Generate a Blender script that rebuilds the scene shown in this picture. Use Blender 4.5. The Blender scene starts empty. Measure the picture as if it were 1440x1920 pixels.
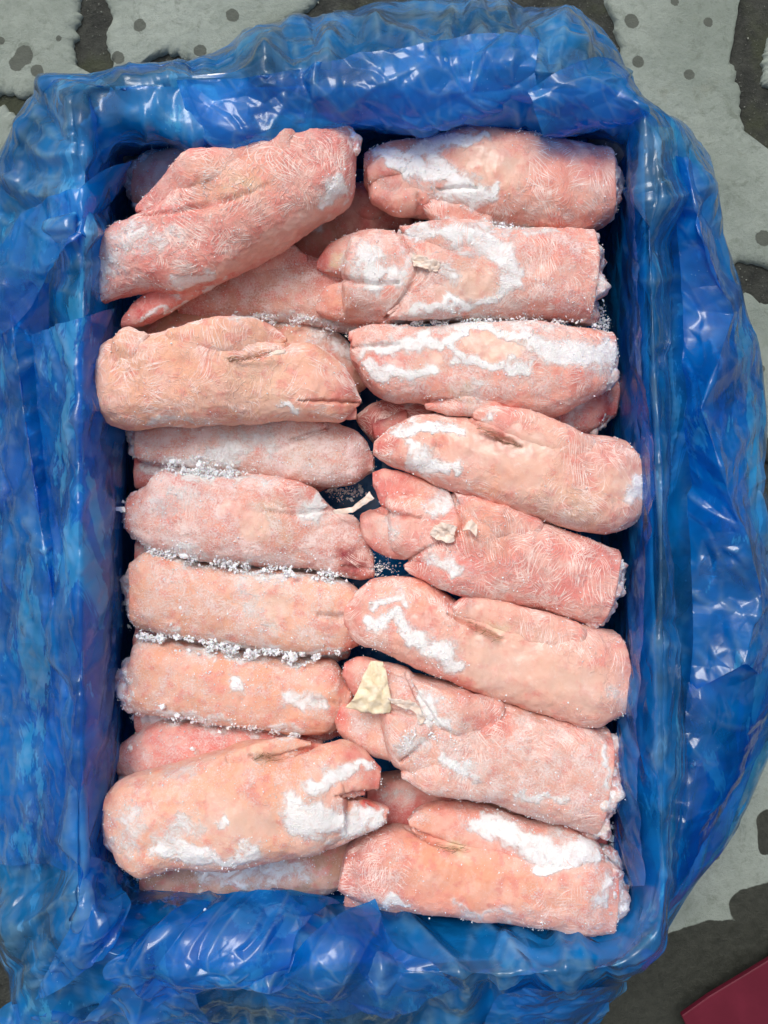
import bpy, math, random
import numpy as np
from mathutils import Vector

# ------------------------------------------------------------------ camera, sky, sun, exposure
SC = bpy.context.scene
CAMZ = 0.80
cam_d = bpy.data.cameras.new('camera'); cam = bpy.data.objects.new('camera', cam_d)
SC.collection.objects.link(cam); SC.camera = cam
cam.location = (0, 0, CAMZ); cam.rotation_euler = (0, 0, 0)
cam_d.sensor_fit = 'HORIZONTAL'; cam_d.sensor_width = 36; cam_d.lens = 36.0
cam_d.clip_start = 0.01; cam_d.clip_end = 100

W = bpy.data.worlds.new('World'); SC.world = W; W.use_nodes = True
wn = W.node_tree.nodes; wl = W.node_tree.links
sky = wn.new('ShaderNodeTexSky'); sky.sky_type = 'NISHITA'; sky.sun_disc = False
SUN_EL, SUN_AZ = math.radians(58), math.radians(-20)
sky.sun_elevation = SUN_EL; sky.sun_rotation = SUN_AZ
sky.dust_density = 6.0; sky.air_density = 1.0; sky.ozone_density = 1.0
hs = wn.new('ShaderNodeHueSaturation'); hs.inputs['Saturation'].default_value = 0.30
wl.new(sky.outputs[0], hs.inputs['Color']); wl.new(hs.outputs[0], wn['Background'].inputs[0])
wn['Background'].inputs[1].default_value = 0.15
sd = bpy.data.lights.new('sun', 'SUN'); sd.energy = 1.25; sd.angle = math.radians(24); sd.color = (1, .985, .95)
sun = bpy.data.objects.new('sun', sd); SC.collection.objects.link(sun)
sun.rotation_euler = (math.pi/2 - SUN_EL, 0, math.pi - SUN_AZ)
SC.view_settings.view_transform = 'Standard'; SC.view_settings.look = 'None'
SC.view_settings.exposure = -0.20; SC.view_settings.gamma = 1
SC.cycles.transparent_max_bounces = 16; SC.cycles.max_bounces = 8

# ------------------------------------------------------------------ numeric helpers
def pw(px, py, z):
    """a point of the place seen in direction (px, py), at height z"""
    d = (CAMZ - z) / 1440.0
    return ((px-720)*d, (960-py)*d, z)
def to_px(P):
    d = 1440.0/(CAMZ - P[:, 2])
    return np.stack([720 + P[:, 0]*d, 960 - P[:, 1]*d], 1)
def perlin(P, seed=0):
    P = np.asarray(P, float); i = np.floor(P).astype(np.int64); f = P - i
    u = f*f*f*(f*(f*6-15)+10); out = 0
    for dx in (0, 1):
        for dy in (0, 1):
            for dz in (0, 1):
                h = ((i[:, 0]+dx)*374761393 + (i[:, 1]+dy)*668265263 + (i[:, 2]+dz)*2147483647 + seed*974711) & 0xffffffff
                h = ((h ^ (h >> 13))*1274126177) & 0xffffffff; h = h ^ (h >> 16)
                a = (h & 1023)/1023.0*2*math.pi; b = ((h >> 10) & 1023)/511.5 - 1; c = np.sqrt(np.maximum(0, 1-b*b))
                g = c*np.cos(a)*(f[:, 0]-dx) + c*np.sin(a)*(f[:, 1]-dy) + b*(f[:, 2]-dz)
                w = (u[:, 0] if dx else 1-u[:, 0])*(u[:, 1] if dy else 1-u[:, 1])*(u[:, 2] if dz else 1-u[:, 2])
                out = out + g*w
    return out*1.5
def fbm(P, seed=0, o=3):
    s = 0; a = 1; P = np.asarray(P)
    for k in range(o): s = s + a*perlin(P*(2.03**k), seed+k*17); a *= .5
    return s
def ridged(P, seed=0, sharp=7):
    return np.maximum(0, 1-np.abs(perlin(P, seed))*sharp)
def crumple(Q, n=5, seed=1, warp=.5):
    """2-D crumpled-film relief: repeated irregular folds; piecewise flat facets with sharp creases"""
    rs = np.random.RandomState(seed); Q = np.array(Q, float)
    Z3 = np.stack([Q[:, 0]*.45, Q[:, 1]*.45, np.full(len(Q), seed*1.7)], 1)
    Q = Q + warp*np.stack([perlin(Z3, seed), perlin(Z3+9.1, seed+3)], 1)*1.6
    h = 0
    for k in range(n):
        a = rs.rand()*math.pi*2; nx, ny = math.cos(a), math.sin(a); L = rs.uniform(.7, 2.6)/(1+k*.28)
        d = Q[:, 0]*nx + Q[:, 1]*ny + rs.rand()*5
        t = np.abs((d/L) % 1 - .5)*L
        h = h + t*rs.uniform(.5, 1)*(.78**k)
        Q = Q + np.outer(t-d, [nx, ny])*.9 + rs.rand(2)*3
    return h
def tin(Q, sx, sy, seed, rot=0.):
    """creased film: heights on scattered points, straight facets between them (about -1..1)"""
    from mathutils.geometry import delaunay_2d_cdt
    rs = np.random.RandomState(seed); c, s_ = math.cos(rot), math.sin(rot)
    q = np.stack([(Q[:, 0]*c+Q[:, 1]*s_)/sx, (-Q[:, 0]*s_+Q[:, 1]*c)/sy], 1)
    wv = np.c_[q*.35, np.full(len(q), seed*.7)]; q = q+.5*np.stack([perlin(wv, seed), perlin(wv+5, seed)], 1)
    lo = np.floor(q.min(0))-1; hi = np.ceil(q.max(0))+1
    gx, gy = np.meshgrid(np.arange(lo[0], hi[0]+1), np.arange(lo[1], hi[1]+1), indexing='ij')
    P = np.stack([gx.ravel(), gy.ravel()], 1)+rs.uniform(-.48, .48, (gx.size, 2)); h = rs.normal(0, .5, len(P))
    out = delaunay_2d_cdt([Vector(p) for p in P], [], [], 0, 1e-6)
    V = np.array([(v.x, v.y) for v in out[0]]); orig = [o[0] if o else 0 for o in out[3]]; h = h[np.array(orig)]
    R = int(np.clip(min(sx, sy)/.0006, 26, 64)); nx, ny = int((hi[0]-lo[0])*R)+2, int((hi[1]-lo[1])*R)+2; H = np.zeros((nx, ny))
    for t in out[2]:
        a, b, cc = V[list(t)]; ha, hb, hc = h[list(t)]
        x0, x1 = int((min(a[0], b[0], cc[0])-lo[0])*R), int((max(a[0], b[0], cc[0])-lo[0])*R)+2
        y0, y1 = int((min(a[1], b[1], cc[1])-lo[1])*R), int((max(a[1], b[1], cc[1])-lo[1])*R)+2
        x0, y0 = max(x0, 0), max(y0, 0); x1, y1 = min(x1, nx), min(y1, ny)
        if x1 <= x0 or y1 <= y0: continue
        X, Y = np.meshgrid(np.arange(x0, x1)/R+lo[0], np.arange(y0, y1)/R+lo[1], indexing='ij')
        D = (b[1]-cc[1])*(a[0]-cc[0])+(cc[0]-b[0])*(a[1]-cc[1])
        if abs(D) < 1e-9: continue
        u = ((b[1]-cc[1])*(X-cc[0])+(cc[0]-b[0])*(Y-cc[1]))/D; v = ((cc[1]-a[1])*(X-cc[0])+(a[0]-cc[0])*(Y-cc[1]))/D; w = 1-u-v
        m = (u >= -1e-6) & (v >= -1e-6) & (w >= -1e-6); H[x0:x1, y0:y1][m] = (u*ha+v*hb+w*hc)[m]
    g = np.clip((q-lo)*R, 0, [nx-2, ny-2]); i = np.floor(g).astype(int); f = g-i
    return (H[i[:, 0], i[:, 1]]*(1-f[:, 0])*(1-f[:, 1])+H[i[:, 0]+1, i[:, 1]]*f[:, 0]*(1-f[:, 1])+H[i[:, 0], i[:, 1]+1]*(1-f[:, 0])*f[:, 1]+H[i[:, 0]+1, i[:, 1]+1]*f[:, 0]*f[:, 1])
def catmull(pts, n, closed=False):
    """resample rows of pts to n samples, uniform in arc length, Catmull-Rom"""
    P = np.asarray(pts, float); m = len(P)
    if closed: E = np.vstack([P[-1], P, P[0], P[1]]); segs = m
    else: E = np.vstack([2*P[0]-P[1], P, 2*P[-1]-P[-2]]); segs = m-1
    T = np.linspace(0, segs, segs*24+1); k = np.minimum(T.astype(int), segs-1); t = (T-k)[:, None]
    a, b, c, d = E[k], E[k+1], E[k+2], E[k+3]
    C = .5*((2*b)+(c-a)*t+(2*a-5*b+4*c-d)*t*t+(3*b-a-3*c+d)*t**3)
    s = np.r_[0, np.cumsum(np.linalg.norm(np.diff(C, axis=0), axis=1)+1e-9)]
    q = np.linspace(0, s[-1], n, endpoint=not closed)
    return np.stack([np.interp(q, s, C[:, j]) for j in range(C.shape[1])], 1)
def cr_param(P, T):
    """Catmull-Rom through rows of P (m, ...) at parameters T (0..m-1)"""
    m = len(P); E = np.concatenate([(2*P[0]-P[1])[None], P, (2*P[-1]-P[-2])[None]], 0)
    k = np.minimum(T.astype(int), m-2); t = (T-k).reshape((-1,)+(1,)*(P.ndim-1))
    a, b, c, d = E[k], E[k+1], E[k+2], E[k+3]
    return .5*((2*b)+(c-a)*t+(2*a-5*b+4*c-d)*t*t+(3*b-a-3*c+d)*t**3)
def chain_dist(px, ch):
    """distance (in radii) to a chain of discs (x, y, r)"""
    best = np.full(len(px), 1e9)
    if len(ch) == 1: ch = [ch[0], (ch[0][0]+.01, ch[0][1], ch[0][2])]
    for (x1, y1, r1), (x2, y2, r2) in zip(ch[:-1], ch[1:]):
        d = np.array([x2-x1, y2-y1]); L = (d@d)+1e-9
        t = np.clip(((px-[x1, y1])@d)/L, 0, 1)
        D = np.linalg.norm(px-np.array([x1, y1])-t[:, None]*d, axis=1)/(r1+(r2-r1)*t)
        best = np.minimum(best, D)
    return best
def blob(px, ch, soft=.6):
    return np.clip((1+soft-chain_dist(px, ch))/(2*soft), 0, 1)

# ------------------------------------------------------------------ object helpers
COL = SC.collection
def link_mesh(name, V, F, mat, parent=None, smooth=True, attrs=None):
    me = bpy.data.meshes.new(name); V = np.asarray(V, np.float32)
    F = np.asarray(F, np.int32)
    me.vertices.add(len(V)); me.vertices.foreach_set('co', V.ravel())
    k = F.shape[1]; me.loops.add(F.size); me.loops.foreach_set('vertex_index', F.ravel())
    me.polygons.add(len(F)); me.polygons.foreach_set('loop_start', np.arange(0, F.size, k, dtype=np.int32))
    me.update(calc_edges=True); me.validate()
    me.polygons.foreach_set('use_smooth', np.full(len(me.polygons), smooth))
    for a, d in (attrs or {}).items():
        if d.ndim == 1:
            at = me.attributes.new(a, 'FLOAT', 'POINT'); at.data.foreach_set('value', d.astype(np.float32))
        else:
            at = me.attributes.new(a, 'FLOAT_COLOR', 'POINT')
            at.data.foreach_set('color', np.c_[d, np.ones(len(d))].astype(np.float32).ravel())
    if mat: me.materials.append(mat)
    o = bpy.data.objects.new(name, me); COL.objects.link(o)
    if parent: o.parent = parent
    return o
def tag(o, label=None, cat=None, group=None, kind=None):
    if label: o['label'] = label
    if cat: o['category'] = cat
    if group: o['group'] = group
    if kind: o['kind'] = kind
    return o
def empty(name, loc=(0, 0, 0)):
    o = bpy.data.objects.new(name, None); o.empty_display_size = .02; COL.objects.link(o); o.location = loc; return o
def shift(o, P): o.location = (-P[0], -P[1], -P[2])
def grid_faces(n, m, closed_m=False, closed_n=False):
    i = np.arange(n if closed_n else n-1)[:, None]; j = np.arange(m if closed_m else m-1)[None]
    i2 = (i+1) % n; j2 = (j+1) % m
    return np.stack([i*m+j, i*m+j2, i2*m+j2, i2*m+j], -1).reshape(-1, 4)
def grid_normals(G):
    du = np.gradient(G, axis=0); dv = np.gradient(G, axis=1); N = np.cross(du, dv)
    return N/(np.linalg.norm(N, axis=2, keepdims=True)+1e-12)

# ------------------------------------------------------------------ material helpers
class NT:
    def __init__(s, name):
        s.m = bpy.data.materials.new(name); s.m.use_nodes = True; s.t = s.m.node_tree; s.t.nodes.clear()
        s.pos = s.t.nodes.new('ShaderNodeNewGeometry').outputs['Position']
    def lk(s, a, b):
        if isinstance(a, (int, float)): b.default_value = a
        elif isinstance(a, tuple): b.default_value = a if len(a) == 4 or b.type == 'VECTOR' else (*a, 1)
        else: s.t.links.new(a, b)
    def attr(s, n, col=False):
        a = s.t.nodes.new('ShaderNodeAttribute'); a.attribute_name = n; return a.outputs['Color' if col else 'Fac']
    def noise(s, scale, detail=3, rough=.5, dist=0, typ='FBM', vec=None, col=False, st=None):
        n = s.t.nodes.new('ShaderNodeTexNoise'); n.noise_type = typ
        v = vec or s.pos
        if st:
            mp = s.t.nodes.new('ShaderNodeMapping'); mp.inputs['Rotation'].default_value[2] = st[1]
            mp.inputs['Scale'].default_value = st[0]; s.t.links.new(v, mp.inputs[0]); v = mp.outputs[0]
        s.t.links.new(v, n.inputs['Vector'])
        for k, x in (('Scale', scale), ('Detail', detail), ('Roughness', rough), ('Distortion', dist)): n.inputs[k].default_value = x
        return n.outputs['Color' if col else 'Fac']
    def voro(s, scale, feat='F1', out='Distance', vec=None, rnd=1):
        n = s.t.nodes.new('ShaderNodeTexVoronoi'); n.feature = feat; n.inputs['Scale'].default_value = scale
        n.inputs['Randomness'].default_value = rnd
        s.t.links.new(vec or s.pos, n.inputs['Vector']); return n.outputs[out]
    def math(s, op, a, b=0.0, c=0.0, clamp=False):
        n = s.t.nodes.new('ShaderNodeMath'); n.operation = op; n.use_clamp = clamp
        s.lk(a, n.inputs[0]); s.lk(b, n.inputs[1])
        if op in ('MULTIPLY_ADD', 'COMPARE', 'SMOOTH_MIN'): s.lk(c, n.inputs[2])
        return n.outputs[0]
    def step(s, x, a, b, lo=0.0, hi=1.0):
        n = s.t.nodes.new('ShaderNodeMapRange'); n.interpolation_type = 'SMOOTHSTEP'
        s.lk(x, n.inputs[0]); n.inputs[1].default_value = a; n.inputs[2].default_value = b
        n.inputs[3].default_value = lo; n.inputs[4].default_value = hi; return n.outputs[0]
    def mix(s, f, a, b, mode='MIX'):
        n = s.t.nodes.new('ShaderNodeMix'); n.data_type = 'RGBA'; n.blend_type = mode
        s.lk(f, n.inputs[0]); s.lk(a, n.inputs[6]); s.lk(b, n.inputs[7]); return n.outputs[2]
    def bump(s, h, dist, strength=1.0, normal=None):
        n = s.t.nodes.new('ShaderNodeBump'); n.inputs['Distance'].default_value = dist
        s.lk(strength, n.inputs['Strength']); s.lk(h, n.inputs['Height'])
        if normal is not None: s.t.links.new(normal, n.inputs['Normal'])
        return n.outputs[0]
    def principled(s, **k):
        n = s.t.nodes.new('ShaderNodeBsdfPrincipled')
        for a, v in k.items(): s.lk(v, n.inputs[a.replace('_', ' ')])
        return n.outputs[0]
    def out(s, sh):
        o = s.t.nodes.new('ShaderNodeOutputMaterial'); s.t.links.new(sh, o.inputs[0]); return s.m

def skin_material():
    M = NT('frozen_skin')
    base = M.attr('skin', True); frost = M.attr('frost'); ice = M.attr('ice'); wr = M.attr('wrinkle'); dust = M.attr('dust')
    # base tone variation
    n1 = M.noise(38, 4, .6); n2 = M.noise(95, 4, .6)
    c = M.mix(M.step(n1, .38, .66), base, (.82, .45, .29), 'MIX') if False else M.mix(M.step(n1, .4, .64, 0, .6), base, (.86, .52, .42))
    c = M.mix(M.step(n2, .48, .66, 0, .6), c, (.74, .22, .19))
    # frost veins pressed by the wrapping
    st = M.noise(14, 2, .5, col=True)
    vec = M.t.nodes.new('ShaderNodeVectorMath'); vec.operation = 'MULTIPLY_ADD'
    M.t.links.new(st, vec.inputs[0]); vec.inputs[1].default_value = (.035, .035, .035); M.t.links.new(M.pos, vec.inputs[2])
    V = vec.outputs[0]
    def warp(src, sc, am):
        v = M.t.nodes.new('ShaderNodeVectorMath'); v.operation = 'MULTIPLY_ADD'
        M.t.links.new(M.noise(sc, 3, .6, col=True), v.inputs[0]); v.inputs[1].default_value = (am,)*3; M.t.links.new(src, v.inputs[2]); return v.outputs[0]
    VW = warp(warp(M.pos, 38, .030), 130, .0045)
    def wave(scale, dist, ds, rz, rx=0.):
        n = M.t.nodes.new('ShaderNodeTexWave'); mp = M.t.nodes.new('ShaderNodeMapping'); mp.inputs['Rotation'].default_value = (rx, 0, rz)
        M.t.links.new(VW, mp.inputs[0]); M.t.links.new(mp.outputs[0], n.inputs['Vector']); n.wave_profile = 'SIN'
        for k, x in (('Scale', scale), ('Distortion', dist), ('Detail', 2.5), ('Detail Scale', ds), ('Detail Roughness', .55)): n.inputs[k].default_value = x
        return n.outputs['Fac']
    w1 = M.step(wave(70, 7, .26, .5), .78, 1.0); w2 = M.step(wave(82, 9, .22, 1.9, .4), .80, 1.0); w3 = M.step(wave(112, 8, .35, 2.7), .80, 1.0)
    w1 = M.math('MULTIPLY', w1, M.step(M.noise(105, 2, .5), .40, .58, .1, 1)); w2 = M.math('MULTIPLY', w2, M.step(M.noise(98, 2, .5, .3), .42, .6, .1, 1))
    ms = M.noise(24, 2, .5, .6)
    veins = M.math('ADD', M.math('MULTIPLY', w1, M.step(ms, .44, .54)), M.math('MULTIPLY', w2, M.step(ms, .56, .46)))
    veins = M.math('MAXIMUM', veins, M.math('MULTIPLY', w3, M.step(M.noise(33, 2, .5), .50, .6, 0, .8)))
    a3 = M.math('ABSOLUTE', M.math('SUBTRACT', M.noise(260, 3, .55, .4), .5))
    veins = M.math('MAXIMUM', veins, M.step(a3, 0, .045, .38, 0))
    nic = M.noise(210, 6, .75)
    icem = M.step(M.math('ADD', ice, M.math('MULTIPLY', M.math('SUBTRACT', M.noise(60, 6, .68), .5), 1.3)), .44, .66)
    vm = M.math('MULTIPLY', M.math('MULTIPLY', veins, wr), M.math('SUBTRACT', 1.0, icem))
    c = M.mix(M.math('MULTIPLY', vm, .26, clamp=True), c, (.93, .72, .66))
    # ice glaze (smooth, tan)
    c = M.mix(M.math('MULTIPLY', icem, .5), c, M.mix(M.step(M.noise(45, 3, .5), .35, .65), (.80, .47, .37), (.72, .49, .41)))
    # rime dust
    d1 = M.noise(700, 3, .7); d2 = M.noise(60, 4, .65)
    dm = M.math('ADD', M.math('ADD', M.math('MULTIPLY', dust, .42), M.math('MULTIPLY', M.math('SUBTRACT', d1, .5), 1.1)),
                M.math('MULTIPLY', M.math('SUBTRACT', d2, .5), 1.0))
    dm = M.step(dm, .27, .64, 0, .66)
    dm = M.math('MULTIPLY', dm, M.math('SUBTRACT', 1.0, M.math('MULTIPLY', icem, .75)))
    c = M.mix(dm, c, (.90, .80, .78))
    # solid white frost
    e = M.math('ADD', frost, M.math('MULTIPLY', M.math('SUBTRACT', M.noise(85, 8, .76, .7), .5), 2.0))
    e = M.math('ADD', e, M.math('MULTIPLY', M.math('SUBTRACT', d1, .5), .18))
    e = M.math('ADD', e, .07)
    haze = M.step(e, .05, .6, 0, .42); haze = M.math('MULTIPLY', haze, M.step(M.noise(420, 4, .75), .35, .62, .25, 1)); c = M.mix(haze, c, (.92, .84, .81))
    fm = M.step(e, .30, .92)
    fm = M.math('MULTIPLY', fm, M.step(M.math('ADD', M.noise(330, 4, .75), M.math('MULTIPLY', fm, .45)), .5, .74, .35, 1))
    fm = M.math('MULTIPLY', fm, M.step(M.noise(150, 3, .6), .3, .5, .75, 1))
    fm = M.math('MULTIPLY', fm, .95)
    c = M.mix(fm, c, (.93, .905, .895))
    rough = M.mix(icem, (.62, .62, .62), (.30, .30, .30))
    rough = M.mix(fm, rough, (.75, .75, .75))
    h = M.math('ADD', M.math('MULTIPLY', vm, .4), M.math('MULTIPLY', d1, M.mix(icem, (.34,)*3, (.04,)*3)))
    h = M.math('ADD', h, M.math('MULTIPLY', fm, .8))
    h = M.math('ADD', h, M.math('MULTIPLY', n2, .8))
    h = M.math('ADD', h, M.math('MULTIPLY', M.math('MULTIPLY', M.noise(260, 4, .6), dm), 1.0))
    b = M.bump(h, .0011, .85)
    return M.out(M.principled(Base_Color=c, Roughness=rough, Normal=b, Subsurface_Weight=.12, Subsurface_Scale=.006,
                 Subsurface_Radius=(1.0, .35, .2), Specular_IOR_Level=.45))
def cut_material():
    M = NT('frosted_cut_end'); n = M.noise(70, 4, .65); n2 = M.noise(240, 4, .7)
    c = M.mix(M.step(n, .35, .6), (.62, .27, .25), (.80, .66, .60)); c = M.mix(M.step(M.noise(35, 3, .6), .5, .62, 0, .9), c, (.52, .48, .50))
    c = M.mix(M.step(n2, .48, .62), c, (.84, .82, .83))
    return M.out(M.principled(Base_Color=c, Roughness=.42, Normal=M.bump(M.math('ADD', n, n2), .002, .8), Subsurface_Weight=.15, Subsurface_Scale=.006))
def crinkle(M):
    """folded-film relief: the position is mirrored over and over about irregular planes, which leaves flat facets and sharp creases"""
    rs = random.Random(4); T = M.t.nodes
    def vm(op, a, b=None, c=None, val=False):
        n = T.new('ShaderNodeVectorMath'); n.operation = op
        for k, x in enumerate((a, b, c)):
            if x is None: continue
            if isinstance(x, tuple): n.inputs[k].default_value = x
            elif op == 'SCALE' and k == 1: M.lk(x, n.inputs['Scale'])
            else: M.t.links.new(x, n.inputs[k])
        return n.outputs['Value' if val else 'Vector']
    total = None
    for base, amp, its in ((.045, .10, 4), (.014, .16, 3)):
        w = M.noise(1/base*.35, 2, .5, col=True)
        P = vm('MULTIPLY_ADD', w, (base*1.3,)*3, M.pos); part = None
        for k in range(its):
            v = Vector((rs.gauss(0, 1), rs.gauss(0, 1), rs.gauss(0, .6))).normalized(); L = base*rs.uniform(.5, 1.2)/(1+k*.25)
            d = vm('DOT_PRODUCT', P, tuple(v), val=True); d2 = M.math('ADD', d, rs.random())
            pp = M.math('PINGPONG', d2, L)
            a = M.math('MULTIPLY', pp, amp*rs.uniform(.5, 1)*.85**k)
            part = a if part is None else M.math('ADD', part, a)
            n = T.new('ShaderNodeVectorMath'); n.operation = 'SCALE'; n.inputs[0].default_value = tuple(v); M.t.links.new(M.math('SUBTRACT', pp, d), n.inputs['Scale'])
            P = vm('ADD', P, n.outputs[0])
        part = M.math('MULTIPLY', part, M.step(M.noise(.22/base, 2, .5), .38, .62, .12, 1.0))
        total = part if total is None else M.math('ADD', total, part)
    total = M.math('ADD', total, M.math('MULTIPLY', M.noise(160, 2, .5), .00004))
    return M.bump(total, 1.0, 1.0)
def film_material(name, tint=(.12, .52, .86), body=(.0005, .33, .88), opac=.56):
    M = NT(name)
    smear = M.step(M.noise(14, 6, .68, .5, st=((1, .45, 1), 0)), .565, .60)
    cond = M.attr('cond')
    azure = M.step(M.noise(5, 3, .6, .5), .42, .62)
    smear = M.math('MULTIPLY', smear, cond)
    spots = M.math('MULTIPLY', M.step(M.voro(210), .10, .05), M.step(M.noise(25, 3, .6), .52, .62))
    body_c = M.mix(M.math('MULTIPLY', smear, .8), body, (.06, .46, .78)); body_c = M.mix(spots, body_c, (.30, .66, .85))
    crease_glint = M.math('MULTIPLY', M.attr('crease'), M.step(M.noise(45, 3, .6), .35, .6, .15, .75))
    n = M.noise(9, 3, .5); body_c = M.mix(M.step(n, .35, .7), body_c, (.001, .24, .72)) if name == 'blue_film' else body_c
    body_c = M.mix(crease_glint, body_c, (.30, .62, .92))  # bright highlight lines on the crease crests, painted into the film colour
    body_c = M.mix(M.math('MULTIPLY', azure, .18), body_c, (.004, .42, .88))
    micro = crinkle(M)
    T = M.t.nodes
    df = T.new('ShaderNodeBsdfDiffuse'); M.lk(body_c, df.inputs[0]); M.t.links.new(micro, df.inputs['Normal'])
    tl = T.new('ShaderNodeBsdfTranslucent'); M.lk(body_c, tl.inputs[0])
    m1 = T.new('ShaderNodeMixShader'); m1.inputs[0].default_value = .45; M.t.links.new(df.outputs[0], m1.inputs[1]); M.t.links.new(tl.outputs[0], m1.inputs[2])
    tr = T.new('ShaderNodeBsdfTransparent'); M.lk(M.mix(spots, tint, (.3, .6, .8)), tr.inputs[0])
    op = M.math('ADD', M.step(M.noise(13, 3, .55, .6), .3, .72, opac*.45, opac+.22), M.math('ADD', M.math('MULTIPLY', smear, .35), M.math('MULTIPLY', spots, .4)), clamp=True)
    m2 = T.new('ShaderNodeMixShader'); M.lk(op, m2.inputs[0]); M.t.links.new(tr.outputs[0], m2.inputs[1]); M.t.links.new(m1.outputs[0], m2.inputs[2])
    g1 = T.new('ShaderNodeBsdfGlossy'); g1.inputs['Roughness'].default_value = .12; M.t.links.new(micro, g1.inputs['Normal'])
    g2 = T.new('ShaderNodeBsdfGlossy'); g2.inputs['Roughness'].default_value = .26; M.t.links.new(micro, g2.inputs['Normal'])
    mg = T.new('ShaderNodeMixShader'); mg.inputs[0].default_value = .4; M.t.links.new(g1.outputs[0], mg.inputs[1]); M.t.links.new(g2.outputs[0], mg.inputs[2])
    fr = T.new('ShaderNodeLayerWeight'); fr.inputs[0].default_value = .5; M.t.links.new(micro, fr.inputs['Normal'])
    f = M.math('MULTIPLY_ADD', M.math('POWER', fr.outputs['Facing'], 4.5), .85, .048, clamp=True)
    m3 = T.new('ShaderNodeMixShader'); M.lk(f, m3.inputs[0]); M.t.links.new(m2.outputs[0], m3.inputs[1]); M.t.links.new(mg.outputs[0], m3.inputs[2])
    return M.out(m3.outputs[0])
def ice_material():
    M = NT('rime_ice')
    return M.out(M.principled(Base_Color=(.90, .90, .92), Roughness=.35, Subsurface_Weight=.2, Subsurface_Scale=.003,
                 Normal=M.bump(M.noise(600, 3, .6), .0006, .6)))
def stone_material():
    M = NT('paving_stone')
    tone = M.attr('tone')
    n = M.noise(7, 6, .62); f = M.noise(120, 6, .75); g = M.noise(900, 3, .7)
    c = M.mix(M.step(n, .3, .7), (.225, .262, .228), (.345, .385, .343))
    c = M.mix(M.step(f, .45, .7, 0, .55), c, (.20, .235, .195))
    c = M.mix(M.step(M.noise(22, 6, .75), .56, .72, 0, .35), c, (.22, .22, .165))
    c = M.mix(M.step(M.noise(40, 7, .8, 1.0), .52, .66, 0, .5), c, (.13, .15, .12))
    c = M.mix(M.step(g, .66, .74, 0, .7), c, (.12, .13, .11))
    c = M.mix(M.step(M.noise(430, 4, .8), .66, .72, 0, .5), c, (.55, .58, .53))
    wet = M.attr('wet')
    w = M.step(M.math('ADD', wet, M.math('MULTIPLY', M.math('SUBTRACT', M.noise(28, 7, .68), .5), .9)), .45, .60)
    c = M.mix(tone, c, (.16, .18, .15))
    c = M.mix(M.math('MULTIPLY', w, .95), c, M.mix(M.step(f, .3, .7), (.020, .021, .016), (.045, .046, .037)))
    # dried drip marks
    sp = M.attr('spot'); s = M.step(M.math('ADD', sp, M.math('MULTIPLY', M.math('SUBTRACT', M.noise(85, 5, .7), .5), 1.0)), .42, .58)
    c = M.mix(M.math('MULTIPLY', s, .9), c, M.mix(f, (.06, .066, .055), (.12, .13, .11)))
    h = M.math('ADD', M.math('MULTIPLY', M.noise(60, 6, .7), 1.6), M.math('MULTIPLY', g, .35))
    rough = M.mix(w, (.85,)*3, (.55,)*3)
    return M.out(M.principled(Base_Color=c, Roughness=rough, Normal=M.bump(h, .0026, .9), Specular_IOR_Level=.15))
def soil_material():
    M = NT('wet_joint'); n = M.noise(55, 7, .72); g = M.noise(420, 4, .7)
    c = M.mix(M.step(n, .35, .68), (.022, .024, .020), (.062, .066, .054)); c = M.mix(M.step(g, .62, .70), c, (.25, .26, .23))
    c = M.mix(M.step(M.noise(14, 4, .6), .5, .65, 0, .7), c, (.06, .07, .035))
    return M.out(M.principled(Base_Color=c, Roughness=.6, Normal=M.bump(M.math('ADD', M.math('MULTIPLY', n, 2.0), g), .004, .9), Specular_IOR_Level=.4))
def plain_material(name, col, col2, scale=80, rough=.6, bd=.0006, spec=.4, st=None):
    M = NT(name); n = M.noise(scale, 5, .65, st=st)
    c = M.mix(M.step(n, .35, .65), col, col2)
    return M.out(M.principled(Base_Color=c, Roughness=rough, Normal=M.bump(n, bd, .7), Specular_IOR_Level=spec))
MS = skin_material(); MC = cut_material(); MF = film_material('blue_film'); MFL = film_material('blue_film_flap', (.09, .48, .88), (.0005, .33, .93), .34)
MI = ice_material(); MST = stone_material(); MSO = soil_material()
MB = plain_material('grey_cardboard', (.42, .43, .40), (.52, .53, .49), 40, .8)
MY = plain_material('yellow_hoof_skin', (.78, .62, .40), (.88, .76, .58), 160, .5, .001)
MH = plain_material('brown_hair', (.22, .12, .05), (.40, .26, .12), 200, .6)
MR = plain_material('crimson_card', (.10, .004, .016), (.14, .009, .026), 9, .5, .0002, .35)
MP = plain_material('pale_skin_shred', (.80, .60, .48), (.86, .74, .66), 160, .5, .001)

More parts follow.
